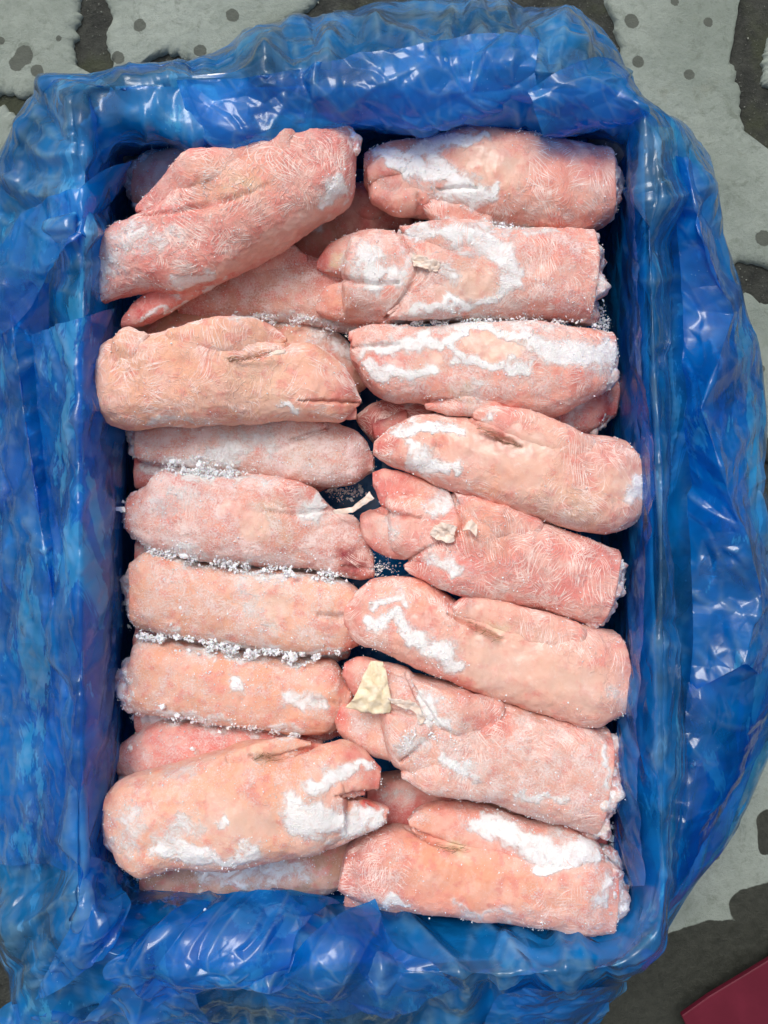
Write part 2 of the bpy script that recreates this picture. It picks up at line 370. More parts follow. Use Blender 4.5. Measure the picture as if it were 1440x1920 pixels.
# ------------------------------------------------------------------ ground
def poly_slab(name, pts, ztop, zbot, mat, parent, spots=(), wets=(), tone=0, seed=0):
    """an irregular flagstone: dense rough outline, domed edge, skirt"""
    P = np.array([pw(x, y, 0)[:2] for x, y in pts])
    C = catmull(P, 260, True)
    nz = np.stack([C[:, 0]*55, C[:, 1]*55, np.full(len(C), seed+.5)], 1)
    cen = C.mean(0); dirn = (C-cen)/np.linalg.norm(C-cen, axis=1, keepdims=True)
    C = C + dirn*(fbm(nz, seed, 4)*.006+fbm(nz*4.2, seed+7, 3)*.0022)[:, None]
    K = 46; rows = []
    for k in range(K):
        t = k/(K-1); r = 1-t; ring = cen+(C-cen)*r
        edge = np.linalg.norm(C-cen, axis=1)*t
        z = ztop - .0045*np.exp(-edge/.004)
        z = z + .0007*fbm(np.stack([ring[:, 0]*30, ring[:, 1]*30, np.zeros(len(ring))+seed], 1), seed, 3)
        rows.append(np.c_[ring, z])
    skirt = np.c_[cen+(C-cen)*1.003, np.full(len(C), zbot)]
    G = np.array([skirt]+rows); V = G.reshape(-1, 3); px = to_px(V)
    wet = np.zeros(len(V)); sp = np.zeros(len(V))
    for w in wets: wet = np.maximum(wet, blob(px, w, .25))
    for s in spots: sp = np.maximum(sp, np.clip(1.75-1.35*chain_dist(px, [s]), 0, 1))
    return link_mesh(name, V, grid_faces(K+1, len(C), True), mat, parent, attrs={'wet': wet, 'spot': sp, 'tone': np.full(len(V), float(tone))})

gs = 3.0; n = 240
ax = np.sign(np.linspace(-1, 1, n))*np.abs(np.linspace(-1, 1, n))**2.2*gs
X, Y = np.meshgrid(ax, ax, indexing='ij'); GP = np.stack([X.ravel(), Y.ravel(), np.zeros(n*n)], 1)
GP[:, 2] = -.006 + .0018*fbm(np.c_[GP[:, :2]*45, np.zeros(n*n)], 5, 3)
ground = link_mesh('ground', GP, grid_faces(n, n), MSO); tag(ground, 'wet dark soil and mortar between the flagstones under the box', kind='structure')
stones = [
 # outline, drip marks, wet stains
 ([(-60, -60), (60, -70), (142, -30), (150, 20), (140, 60), (134, 100), (150, 140), (200, 160), (60, 178), (0, 172), (-70, 178)],
  [(32, 118, 16), (70, 133, 13), (2, 76, 8), (110, 72, 6), (44, 104, 20)], [], .0),
 ([(215, -60), (400, -80), (560, -70), (600, -30), (585, 10), (520, 50), (430, 110), (360, 118), (330, 102), (290, 104), (250, 128), (212, 130), (197, 90), (205, 40)],
  [(262, 47, 13), (436, 29, 14), (375, 95, 13), (222, 108, 13)], [], .04),
 ([(-80, 205), (0, 202), (28, 210), (30, 235), (10, 290), (-40, 420), (-90, 400)], [], [], .05),
 ([(1130, -60), (1280, -80), (1390, -60), (1388, 0), (1380, 60), (1374, 108), (1390, 180), (1400, 250), (1440, 290), (1500, 330), (1520, 420), (1480, 495), (1400, 490),
   (1340, 470), (1250, 300), (1175, 140), (1160, 60)],
  [(1184, 39, 15), (1328, 41, 10), (1196, 116, 12), (1293, 140, 11), (1431, 447, 16), (1409, 213, 5), (1265, 3, 9)], [], .0),
 ([(1440, 85), (1460, 60), (1540, 60), (1540, 180), (1436, 165)], [], [], .0),
 ([(1385, 562), (1440, 560), (1540, 575), (1560, 760), (1540, 900), (1440, 870), (1400, 800), (1380, 690)], [(1426, 691, 9)], [[(1440, 850, 30)]], .05),
 ([(1200, 1500), (1330, 1480), (1420, 1410), (1540, 1380), (1660, 1500), (1680, 1800), (1640, 2080), (1400, 2120), (1150, 2080), (1050, 1900), (1100, 1700)],
  [(1340, 1602, 12), (1372, 1528, 15)],
  [[(1400, 1700, 34), (1480, 1700, 60)], [(1250, 1775, 22), (1330, 1765, 40), (1430, 1790, 75), (1560, 1850, 140)], [(1130, 1870, 80), (1250, 1860, 70), (1400, 1880, 110), (1560, 1980, 120)],
   [(1440, 1540, 22), (1435, 1590, 14)], [(1100, 1960, 90), (1320, 2020, 120)], [(1180, 1930, 100), (1260, 1900, 60)]], .12),
 ([(1600, -60), (2000, -60), (1980, 500), (1620, 470)], [], [], 0), ([(1600, 600), (2000, 560), (2100, 1300), (1640, 1330)], [], [], 0),
 ([(-160, 480), (-160, 1000), (-600, 1020), (-620, 380)], [], [], 0), ([(-170, -60), (-150, 360), (-620, 300), (-600, -60)], [], [], 0),
 ([(-160, 1080), (-140, 1900), (-640, 1960), (-600, 1100)], [], [], 0), ([(-100, -140), (620, -150), (600, -640), (-120, -600)], [], [], 0),
 ([(700, -140), (1500, -130), (1480, -640), (680, -600)], [], [], 0), ([(-60, 2060), (900, 2060), (880, 2500), (-60, 2520)], [], [], 0),
]
for i, (pts, sp, we, tone) in enumerate(stones):
    poly_slab('paving_stone', pts, .0015, -.010, MST, ground, sp, we, tone, i)
# grit in the joints
def chunk_mesh(name, cs, sizes, mat, parent=None, seed=0, flat=1.0, attrs=None, colv=None):
    """many small irregular crystals: each a jittered octahedron (8 triangles)"""
    rs = np.random.RandomState(seed); n = len(cs)
    B = np.array([[1, 0, 0], [-1, 0, 0], [0, 1, 0], [0, -1, 0], [0, 0, 1], [0, 0, -1]], float)
    V = B[None]*rs.uniform(.55, 1.15, (n, 6, 1)) + rs.normal(0, .15, (n, 6, 3))
    q = rs.normal(size=(n, 4)); q /= np.linalg.norm(q, axis=1, keepdims=True); w, x, y, z = q.T
    R = np.stack([1-2*(y*y+z*z), 2*(x*y-z*w), 2*(x*z+y*w), 2*(x*y+z*w), 1-2*(x*x+z*z), 2*(y*z-x*w), 2*(x*z-y*w), 2*(y*z+x*w), 1-2*(x*x+y*y)], 1).reshape(n, 3, 3)
    V = V*rs.uniform(.5, 1, (n, 1, 3)); V = np.einsum('nij,nkj->nki', R, V)*np.asarray(sizes)[:, None, None]; V[:, :, 2] *= flat
    V = V + np.asarray(cs)[:, None]
    F0 = np.array([[0, 2, 4], [2, 1, 4], [1, 3, 4], [3, 0, 4], [2, 0, 5], [1, 2, 5], [3, 1, 5], [0, 3, 5]])
    F = (F0[None]+(np.arange(n)*6)[:, None, None]).reshape(-1, 3)
    return link_mesh(name, V.reshape(-1, 3), F, mat, parent, smooth=False)
rs = np.random.RandomState(3)
gx = rs.uniform(-.45, .45, (2600, 2)); gr = chunk_mesh('grit', np.c_[gx[:, 0], gx[:, 1]*1.3, np.full(2600, -.0045)], rs.uniform(.0004, .0016, 2600), plain_material('grit_stone', (.14, .15, .12), (.42, .44, .38), 300, .8), seed=4)
tag(gr, 'loose grit lying in the dark joints between flagstones', 'grit', kind='stuff')

# crimson card box corner at the lower right
def solid_poly(name, pts, z0, z1, mat, parent=None):
    n = len(pts); V = [pw(x, y, z1) for x, y in pts]; V = [(a, b, z0) for a, b, c in V]+V
    me = bpy.data.meshes.new(name); me.from_pydata(V, [], [tuple(range(n-1, -1, -1)), tuple(range(n, 2*n))]+[(i, (i+1) % n, n+(i+1) % n, n+i) for i in range(n)])
    me.materials.append(mat); o = bpy.data.objects.new(name, me); COL.objects.link(o)
    if parent: o.parent = parent
    b = o.modifiers.new('bevel', 'BEVEL'); b.width = .0012; b.segments = 3
    return o
rb = empty('crimson_box', pw(1500, 1960, .03)); tag(rb, 'crimson red card box corner on the wet stone at lower right', 'box')
for nm, pts, z0, z1 in (('lid', [(1278, 1905), (1330, 1868), (1400, 1826), (1470, 1783), (1700, 1650), (1900, 2100), (1480, 2330)], .030, .036),
                        ('side_wall', [(1310, 1925), (1480, 1815), (1690, 1690), (1860, 2090), (1500, 2300)], .0035, .0298)):
    shift(solid_poly(nm, pts, z0, z1, MR, rb), rb.location)

# ------------------------------------------------------------------ cardboard box
ZR = .164
box = empty('cardboard_box'); tag(box, 'open grey cardboard carton lined with blue film, rim showing through', 'box')
cor = [pw(155, 176, ZR), pw(1197, 180, ZR), pw(1236, 1788, ZR), pw(157, 1808, ZR)]
def wall(a, b, th=.0032):
    a = np.array(a); b = np.array(b); d = (b-a)/np.linalg.norm(b-a); nn = np.array([d[1], -d[0], 0])
    N = 60; V = []
    for k in range(N):
        p = a+(b-a)*k/(N-1); w = .0012*math.sin(k*.35)+.0008*math.sin(k*.9)
        for off, z in ((0, .003), (0, ZR+w-.001), (th*.3, ZR+w), (th*.7, ZR+w), (th, ZR+w-.001), (th, .003)):
            q = p - nn*(off) ; V.append((q[0], q[1], z))
    return link_mesh('side_wall', V, grid_faces(N, 6, True), MB, box)
ring8 = [pw(x, y, ZR) for x, y in [(154, 240), (215, 168), (1140, 172), (1200, 262), (1236, 1700), (1170, 1790), (240, 1812), (156, 1740)]]
for i in range(8):
    a, b = np.array(ring8[i]), np.array(ring8[(i+1) % 8]); d = (b-a)/np.linalg.norm(b-a)
    wall(a+d*.0006, b-d*.0006)
fl = np.array(cor); link_mesh('box_floor', [(x, y, .004) for x, y, z in ring8], [[7, 6, 5, 4], [7, 4, 3, 0], [3, 2, 1, 0]], MB, box)

# ------------------------------------------------------------------ plastic liner bag
bag = empty('plastic_bag'); tag(bag, 'crumpled translucent blue plastic liner bag folded over the carton rim', 'plastic bag')
# stations clockwise from the top-left corner: outline, shoulder, rim, inner edge, wall foot  (px, py, height)
S = [
 ((58, 182, .105), (100, 185, .150), (158, 172, .188), (200, 268, .165), (248, 300, .03)),
 ((88, 152, .12), (140, 160, .160), (200, 160, .189), (255, 240, .176), (290, 290, .03)),
 ((225, 130, .135), (250, 134, .165), (290, 152, .190), (345, 264, .180), (372, 292, .03)),
 ((335, 115, .13), (355, 122, .162), (375, 140, .189), (425, 272, .178), (450, 292, .03)),
 ((430, 82, .11), (452, 104, .150), (475, 132, .189), (530, 262, .170), (545, 288, .03)),
 ((552, 30, .10), (560, 76, .150), (572, 128, .189), (612, 240, .165), (620, 274, .03)),
 ((612, 34, .09), (635, 72, .150), (652, 128, .189), (690, 232, .160), (690, 268, .03)),
 ((722, 4, .08), (735, 60, .145), (745, 128, .189), (768, 246, .165), (770, 268, .03)),
 ((860, -8, .075), (858, 52, .14), (850, 128, .190), (875, 218, .168), (862, 258, .03)),
 ((1000, 8, .075), (990, 56, .14), (975, 130, .190), (985, 215, .160), (955, 258, .03)),
 ((1085, 32, .08), (1070, 72, .14), (1055, 138, .190), (1045, 252, .162), (1035, 268, .03)),
 ((1157, 75, .09), (1140, 112, .15), (1125, 155, .189), (1095, 240, .160), (1082, 278, .03)),
 ((1184, 138, .095), (1176, 160, .155), (1172, 178, .189), (1150, 250, .155), (1115, 292, .03)),
 ((1228, 212, .105), (1216, 208, .155), (1206, 208, .189), (1172, 270, .140), (1130, 312, .03)),
 ((1276, 244, .10), (1245, 260, .145), (1216, 262, .188), (1180, 300, .130), (1138, 332, .03)),
 ((1318, 318, .09), (1262, 330, .130), (1216, 340, .188), (1180, 365, .125), (1140, 380, .03)),
 ((1360, 436, .08), (1270, 440, .118), (1219, 440, .188), (1180, 450, .125), (1142, 450, .03)),
 ((1398, 570, .07), (1275, 580, .110), (1224, 580, .188), (1180, 580, .125), (1142, 580, .03)),
 ((1428, 660, .065), (1285, 720, .105), (1229, 720, .188), (1185, 720, .125), (1145, 720, .03)),
 ((1437, 800, .06), (1290, 860, .105), (1236, 860, .188), (1215, 860, .130), (1150, 860, .03)),
 ((1427, 940, .06), (1295, 1000, .105), (1240, 1000, .188), (1198, 1000, .125), (1150, 1000, .03)),
 ((1448, 1080, .06), (1300, 1150, .105), (1240, 1150, .188), (1185, 1150, .120), (1152, 1150, .03)),
 ((1455, 1280, .06), (1300, 1300, .105), (1240, 1300, .188), (1172, 1300, .120), (1150, 1300, .03)),
 ((1410, 1450, .06), (1300, 1430, .105), (1241, 1430, .188), (1160, 1430, .120), (1145, 1430, .03)),
 ((1345, 1600, .07), (1290, 1560, .115), (1243, 1560, .188), (1165, 1560, .120), (1145, 1560, .03)),
 ((1252, 1718, .10), (1252, 1690, .150), (1245, 1670, .188), (1185, 1650, .135), (1150, 1630, .03)),
 ((1245, 1768, .13), (1240, 1760, .165), (1228, 1758, .188), (1180, 1725, .150), (1140, 1660, .03)),
 ((1195, 1808, .13), (1185, 1815, .165), (1165, 1805, .188), (1130, 1760, .150), (1100, 1670, .03)),
 ((1155, 1868, .07), (1110, 1852, .150), (1085, 1822, .189), (1040, 1755, .135), (1030, 1675, .03)),
 ((1085, 1945, .06), (1000, 1862, .150), (980, 1826, .189), (940, 1745, .130), (930, 1670, .03)),
 ((940, 1985, .05), (890, 1868, .150), (880, 1826, .189), (840, 1740, .130), (830, 1660, .03)),
 ((760, 2000, .05), (780, 1880, .148), (770, 1824, .189), (740, 1730, .135), (740, 1650, .03)),
 ((600, 2000, .05), (650, 1880, .148), (650, 1822, .189), (620, 1712, .135), (620, 1640, .03)),
 ((430, 2000, .05), (500, 1872, .150), (500, 1818, .189), (500, 1700, .135), (500, 1620, .03)),
 ((260, 1985, .05), (360, 1872, .150), (365, 1818, .189), (370, 1705, .140), (380, 1610, .03)),
 ((70, 1960, .06), (170, 1850, .150), (240, 1800, .189), (290, 1700, .140), (300, 1610, .03)),
 ((18, 1868, .07), (80, 1800, .145), (162, 1760, .188), (240, 1690, .130), (270, 1600, .03)),
 ((-10, 1720, .06), (70, 1700, .120), (156, 1680, .188), (205, 1640, .130), (245, 1570, .03)),
 ((-40, 1560, .06), (70, 1550, .110), (155, 1550, .188), (200, 1540, .120), (245, 1530, .03)),
 ((-60, 1400, .06), (78, 1400, .110), (153, 1400, .188), (214, 1400, .120), (245, 1400, .03)),
 ((-70, 1200, .06), (82, 1200, .108), (152, 1200, .188), (222, 1200, .120), (245, 1200, .03)),
 ((-70, 1000, .06), (84, 1000, .106), (152, 1000, .188), (226, 1000, .120), (245, 1000, .03)),
 ((-60, 820, .06), (84, 820, .106), (153, 820, .188), (232, 820, .120), (247, 820, .03)),
 ((-50, 660, .06), (80, 660, .110), (154, 660, .188), (222, 660, .120), (246, 660, .03)),
 ((-40, 500, .06), (70, 500, .115), (155, 500, .188), (210, 500, .120), (246, 500, .03)),
 ((-30, 390, .07), (60, 390, .118), (157, 380, .188), (205, 390, .125), (246, 390, .03)),
 ((2, 290, .085), (70, 280, .130), (158, 270, .188), (196, 320, .135), (246, 340, .03)),
]
cols = []
for O, Sh, R, I, Wf in S:
    # hem tucked under, outline, a point between, shoulder, rim, inner edge, wall foot
    c = np.array([720., 960.]); o2 = np.array(O[:2]); t = (c-o2)/np.linalg.norm(c-o2)*26
    hem = (o2[0]+t[0], o2[1]+t[1], .012)
    mid = ((O[0]*.55+Sh[0]*.45), (O[1]*.55+Sh[1]*.45), O[2]*.5+Sh[2]*.5+.012)
    near = (Sh[0]*.3+R[0]*.7, Sh[1]*.3+R[1]*.7, .178)
    rin = (R[0]*.88+I[0]*.12, R[1]*.88+I[1]*.12, .186)
    wm = ((I[0]*.5+Wf[0]*.5), (I[1]*.5+Wf[1]*.5), I[2]*.55+Wf[2]*.45)
    cols.append([pw(*hem), pw(*O), pw(*mid), pw(*Sh), pw(*near), pw(*R), pw(*rin), pw(*I), pw(*wm), pw(*Wf)])
cols = np.array(cols)                                     # stations x 10 x 3
NU, NV = 1500, 190
ext = np.concatenate([cols[-3:], cols, cols[:4]], 0)
# uniform speed round the perimeter
rim = np.concatenate([cols[:, 5], cols[:1, 5]]); L = np.r_[0, np.cumsum(np.linalg.norm(np.diff(rim, axis=0), axis=1))]
tu = np.interp(np.linspace(0, L[-1], NU, endpoint=False), L, np.arange(len(L)))
E = cr_param(ext, tu+3)                                   # NU x 10 x 3
m10 = E.mean(0); Lv = np.r_[0, np.cumsum(np.linalg.norm(np.diff(E, axis=1), axis=2).mean(0))]
tv = np.interp(np.linspace(0, Lv[-1], NV), Lv, np.arange(10))
G = cr_param(np.swapaxes(E, 0, 1), tv).swapaxes(0, 1)     # NU x NV x 3
Gp = np.concatenate([G[-1:], G, G[:1]], 0); N = grid_normals(Gp)[1:-1]
if N[:, NV//2, 2].mean() < 0: N = -N
V = G.reshape(-1, 3); NN = N.reshape(-1, 3); px = to_px(V)
uu = np.repeat(np.linspace(0, L[-1], NU, endpoint=False), NV); vv = np.tile(np.linspace(0, Lv[-1], NV), NU)
# how crumpled: strong at top, bottom and corners; long soft pleats down the two sides
side = np.clip((np.minimum(px[:, 1]-420, 1640-px[:, 1]))/160, 0, 1)
Qx = V[:, 0]*1.0; Qy = V[:, 1]*1.0
qz = V[:, 2]
c1 = crumple(np.stack([V[:, 0]/.072, (V[:, 1]+qz*.9)/.072], 1), 5, 11)
c2 = crumple(np.stack([V[:, 0]/.026+3, (V[:, 1]+qz*.9)/.026], 1), 5, 23)
s1 = crumple(np.stack([(V[:, 0]+qz*np.sign(V[:, 0])*.9)/.034, V[:, 1]/.20], 1), 5, 31)
s2 = crumple(np.stack([V[:, 0]/.028, V[:, 1]/.075], 1), 5, 47)
amp_mask = np.clip(.5+fbm(np.stack([V[:, 0]*14, V[:, 1]*14, qz*0], 1), 77, 2)*1.1, .08, 1)
QQ = np.stack([V[:, 0]+qz*np.clip(V[:, 0]/.2, -1, 1)*.6, V[:, 1]+qz*np.clip(V[:, 1]/.3, -1, 1)*.8], 1)
t1 = tin(QQ, .030, .040, 5, .3); t2 = tin(QQ, .013, .011, 6, .8); u1 = tin(QQ, .040, .120, 7, .35); u2 = tin(QQ, .015, .050, 8, -.25)
d = (1-side)*(c1*.0020+t1*.0135+t2*.0045*amp_mask) + side*(u1*.0090+u2*.0036*amp_mask)
d = d - d.mean()
jv = np.tile(np.linspace(0, 9, 10)[0]*0 + tv, NU)          # cross-section parameter 0..9
damp = np.ones(len(V)); damp *= 1-.75*np.exp(-((jv-5.1)/.35)**2)    # the film lies close on the rim
damp *= 1-.62*np.exp(-((jv-1.0)/.55)**2)
d = d*damp
d = np.where(jv > 5.0, np.maximum(d*.7, -.0012), d)
# drawn-out ridges and pleats
RIDGES = [
 ([(15, 560), (40, 760), (70, 960), (100, 1120), (130, 1300), (140, 1420)], 26, .014),
 ([(60, 1100), (72, 1300), (85, 1500), (120, 1640)], 20, .007),
 ([(105, 640), (95, 900), (100, 1150)], 16, -.008),
 ([(0, 470), (60, 420), (110, 365), (160, 345)], 24, .010), ([(0, 560), (60, 480), (120, 420), (180, 400)], 18, .006),
 ([(150, 600), (140, 850), (146, 1000)], 10, .004),
 ([(92, 1080), (100, 1200), (150, 1290)], 16, .008), ([(110, 1420), (140, 1500), (130, 1620), (150, 1690)], 18, .009),
 ([(40, 1480), (60, 1600), (40, 1750), (60, 1850)], 22, .012),
 ([(1270, 240), (1330, 420), (1345, 520), (1390, 690)], 18, .010), ([(1300, 330), (1310, 450), (1330, 560)], 20, -.006),
 ([(1395, 585), (1350, 680), (1312, 765), (1345, 830), (1362, 880), (1368, 930)], 26, .017),
 ([(1400, 720), (1390, 800), (1420, 860)], 22, .010), ([(1362, 880), (1400, 930), (1412, 970), (1430, 1050)], 20, .012),
 ([(1440, 1090), (1400, 1180), (1340, 1290), (1290, 1420), (1275, 1520)], 24, .012),
 ([(1330, 780), (1300, 950), (1310, 1120), (1345, 1220)], 24, -.010),
 ([(1272, 300), (1276, 600), (1280, 900), (1290, 1180), (1285, 1400), (1262, 1600)], 14, -.012),
 ([(1256, 400), (1258, 700), (1263, 960), (1272, 1200), (1262, 1500)], 7, .006),
 ([(1205, 480), (1212, 700), (1232, 880), (1255, 1045), (1232, 1160), (1228, 1290)], 14, .006),
 ([(555, 30), (520, 90), (490, 160), (475, 220)], 14, .011), ([(635, 30), (700, 58), (760, 75), (812, 110), (845, 130)], 14, .011),
 ([(640, 60), (610, 110), (585, 150)], 14, .008), ([(850, 0), (840, 70), (835, 130), (842, 170)], 12, .012),
 ([(880, 0), (900, 70), (905, 100)], 12, .010), ([(940, -10), (960, 50), (1010, 110)], 12, .008), ([(1010, 60), (1080, 90), (1150, 95)], 14, .009),
 ([(110, 160), (150, 200), (160, 240), (120, 260)], 16, .008), ([(60, 260), (110, 300), (170, 290)], 16, .009), ([(20, 330), (60, 370), (100, 350)], 14, .010),
 ([(220, 140), (260, 180), (300, 150)], 12, .008), ([(330, 120), (300, 190), (320, 230)], 12, .007),
 ([(500, 1700), (560, 1760), (640, 1800), (655, 1875)], 14, .010), ([(600, 1690), (640, 1750), (668, 1826)], 12, .008),
 ([(640, 1690), (700, 1800), (760, 1860)], 14, .010), ([(740, 1700), (830, 1790), (890, 1850)], 13, .011), ([(880, 1700), (940, 1770), (1000, 1830)], 13, .011),
 ([(1030, 1735), (1060, 1800), (1050, 1830)], 9, .008), ([(700, 1835), (850, 1880), (890, 1850), (960, 1842), (1080, 1850), (1200, 1800)], 12, .009),
 ([(500, 1760), (470, 1850), (480, 1940)], 14, .010), ([(150, 1640), (160, 1700), (110, 1760), (30, 1870)], 16, .012),
 ([(190, 1680), (140, 1770), (150, 1850)], 14, .008), ([(210, 1850), (180, 1920)], 16, .010), ([(330, 1850), (290, 1930)], 12, .008),
 ([(360, 1850), (420, 1880), (520, 1880), (640, 1855)], 10, .006),
]
for pl, w, h in RIDGES:
    n_c = int(sum(math.hypot(b[0]-a[0], b[1]-a[1]) for a, b in zip(pl[:-1], pl[1:]))/5)+8; C = catmull(pl, n_c); w = w*2.0
    bb = (px[:, 0] > C[:, 0].min()-w) & (px[:, 0] < C[:, 0].max()+w) & (px[:, 1] > C[:, 1].min()-w) & (px[:, 1] < C[:, 1].max()+w)
    ix = np.where(bb)[0]
    if not len(ix): continue
    D = np.full(len(ix), 1e9); K = np.zeros(len(ix))
    for k, (x, y) in enumerate(C):
        q = np.hypot(px[ix, 0]-x, px[ix, 1]-y); m = q < D; D[m] = q[m]; K[m] = k
    tp = np.clip(np.minimum(K+1.5, n_c+1-K)/(n_c*.3), 0, 1)
    d[ix] += h*.85*np.maximum(0, 1-D/(w*(.35+.65*tp)))*tp*np.where(jv[ix] < 7.5, .8, .25)
V2 = V + NN*d[:, None]
V2[:, 2] = np.maximum(V2[:, 2], .004)
def clampbox(V, sel, gap=.0015):
    def line(p, q, t, ax):      # inner face of a wall at position t along the other axis
        return p[ax]+(q[ax]-p[ax])*(t-p[1-ax])/(q[1-ax]-p[1-ax])
    xr = line(cor[1], cor[2], V[:, 1], 0)-gap; xl = line(cor[0], cor[3], V[:, 1], 0)+gap
    yt = line(cor[0], cor[1], V[:, 0], 1)-gap; yb = line(cor[3], cor[2], V[:, 0], 1)+gap
    V[sel, 0] = np.clip(V[sel, 0], xl[sel], xr[sel]); V[sel, 1] = np.clip(V[sel, 1], yb[sel], yt[sel])
clampbox(V2, (jv > 5.5) & (V2[:, 2] < .170))
# keep clear of the walls it hangs on
onrim = np.exp(-((jv-5.1)/.5)**2); V2[:, 2] += onrim*np.maximum(0, .1865-V2[:, 2])*.9
cond = np.where(np.abs(px[:, 0]-720) > 380, 1., .25)
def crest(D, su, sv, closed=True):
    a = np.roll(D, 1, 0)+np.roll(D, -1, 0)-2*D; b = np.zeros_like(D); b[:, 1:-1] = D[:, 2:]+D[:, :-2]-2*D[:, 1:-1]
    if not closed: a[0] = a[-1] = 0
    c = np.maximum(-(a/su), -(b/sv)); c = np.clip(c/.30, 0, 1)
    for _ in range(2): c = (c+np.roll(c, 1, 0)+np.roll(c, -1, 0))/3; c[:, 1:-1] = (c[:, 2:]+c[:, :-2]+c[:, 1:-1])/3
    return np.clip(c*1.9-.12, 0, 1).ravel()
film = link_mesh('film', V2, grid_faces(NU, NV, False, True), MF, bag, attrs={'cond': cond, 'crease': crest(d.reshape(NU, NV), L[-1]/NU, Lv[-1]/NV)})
# liner floor under the meat
Wf = V2.reshape(NU, NV, 3)[:, -1]; cen = Wf.mean(0)
rows = np.array([cen+(Wf-cen)*k for k in np.linspace(1, .02, 14)]); rows[:, :, 2] = rows[:, :, 2]*.2+.02*.8
rows[0] = Wf
link_mesh('liner_floor', rows.reshape(-1, 3), grid_faces(14, NU, True), MF, bag, attrs={'cond': np.full(14*NU, .3)})

def sheet(name, rows, nu, nv, amp, scale, seed, cond=.4, mat=None, parent=None, fine=.3, z=0., inside=False, lin=False):
    """a loose fold of film: rows of control points (px, py, height)"""
    R = np.array([[pw(x, y, h+z) for x, y, h in r] for r in rows])
    A = cr_param(R, np.linspace(0, len(rows)-1, nu)); G = cr_param(np.swapaxes(A, 0, 1), np.linspace(0, R.shape[1]-1, nv)).swapaxes(0, 1)
    if lin:                       # straight facets and sharp folds between the rows and columns
        tu_ = np.linspace(0, len(rows)-1, nu); tv_ = np.linspace(0, R.shape[1]-1, nv)
        A = np.stack([[np.interp(tu_, np.arange(len(rows)), R[:, c, k]) for k in range(3)] for c in range(R.shape[1])]).transpose(2, 0, 1)
        G = np.stack([np.stack([np.interp(tv_, np.arange(R.shape[1]), A[r, :, k]) for k in range(3)], 1) for r in range(nu)])
    N = grid_normals(G)
    if N[..., 2].mean() < 0: N = -N
    V = G.reshape(-1, 3); Q = V[:, :2]+V[:, 2:3]*.7
    d = crumple(Q/scale, 5, seed)*amp*.35 + tin(Q, scale*.55, scale*.8, seed, seed*.7)*amp*1.3 + tin(Q, scale*.28, scale*.2, seed+5, seed*.3)*amp*fine*.8
    d -= d.mean()
    V = V+N.reshape(-1, 3)*d[:, None]
    if inside: clampbox(V, V[:, 2] < .18, .003)
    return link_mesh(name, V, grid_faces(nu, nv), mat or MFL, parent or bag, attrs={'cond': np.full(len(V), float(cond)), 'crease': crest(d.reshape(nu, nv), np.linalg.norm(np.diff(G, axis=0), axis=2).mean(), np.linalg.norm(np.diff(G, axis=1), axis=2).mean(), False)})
# upper-left diagonal fold
sheet('film_fold', [[(-20, 480, .150), (50, 400, .165), (110, 362, .185), (150, 348, .196), (200, 318, .175), (245, 300, .14)],
                    [(-20, 560, .155), (55, 480, .170), (115, 430, .188), (160, 400, .198), (200, 385, .165), (228, 350, .12)],
                    [(-20, 640, .140), (40, 600, .155), (90, 520, .170), (135, 470, .190), (152, 440, .190), (190, 400, .13)]], 110, 160, .006, .05, 3)
# sheet over the left wall, its upper edge crossing the rim
sheet('film_fold', [[(62, 628, .150), (100, 612, .175), (146, 598, .194), (190, 584, .165), (222, 572, .12)],
                    [(70, 760, .150), (110, 750, .172), (148, 745, .193), (195, 740, .155), (226, 730, .11)],
                    [(90, 950, .150), (118, 950, .172), (150, 950, .193), (205, 950, .15), (228, 950, .10)],
                    [(95, 1200, .150), (122, 1200, .172), (152, 1200, .193), (206, 1200, .15), (226, 1200, .10)],
                    [(88, 1420, .150), (120, 1430, .172), (152, 1440, .193), (200, 1440, .15), (222, 1440, .10)],
                    [(85, 1600, .150), (118, 1620, .172), (152, 1650, .193), (185, 1640, .165), (215, 1610, .11)]], 340, 70, .0028, .03, 9, 1.0, fine=.35)
# top flap hanging inwards over the rim
sheet('film_fold', [[(330, 150, .197), (345, 200, .192), (352, 262, .180), (330, 250, .165)],
                    [(400, 148, .199), (425, 215, .194), (435, 272, .182), (410, 262, .160)],
                    [(500, 140, .198), (540, 200, .188), (560, 258, .176), (540, 262, .150)],
                    [(640, 105, .196), (660, 165, .196), (690, 222, .178), (680, 240, .150)],
                    [(770, 90, .196), (775, 170, .196), (785, 244, .180), (780, 250, .150)],
                    [(900, 60, .190), (900, 140, .197), (900, 214, .182), (885, 235, .155)],
                    [(1010, 80, .190), (1005, 120, .197), (1000, 165, .187), (985, 210, .160)]], 330, 110, .0065, .038, 17, .3, fine=.4)
sheet('film_fold', [[(990, 170, .196), (1005, 215, .188), (1020, 262, .176), (1010, 262, .150)],
                    [(1070, 120, .197), (1078, 180, .196), (1085, 240, .180), (1070, 255, .150)],
                    [(1150, 100, .190), (1155, 160, .199), (1150, 226, .185), (1120, 245, .150)],
                    [(1190, 140, .150), (1210, 190, .194), (1218, 208, .190), (1190, 235, .160)]], 150, 110, .0065, .036, 29, .3, fine=.4)
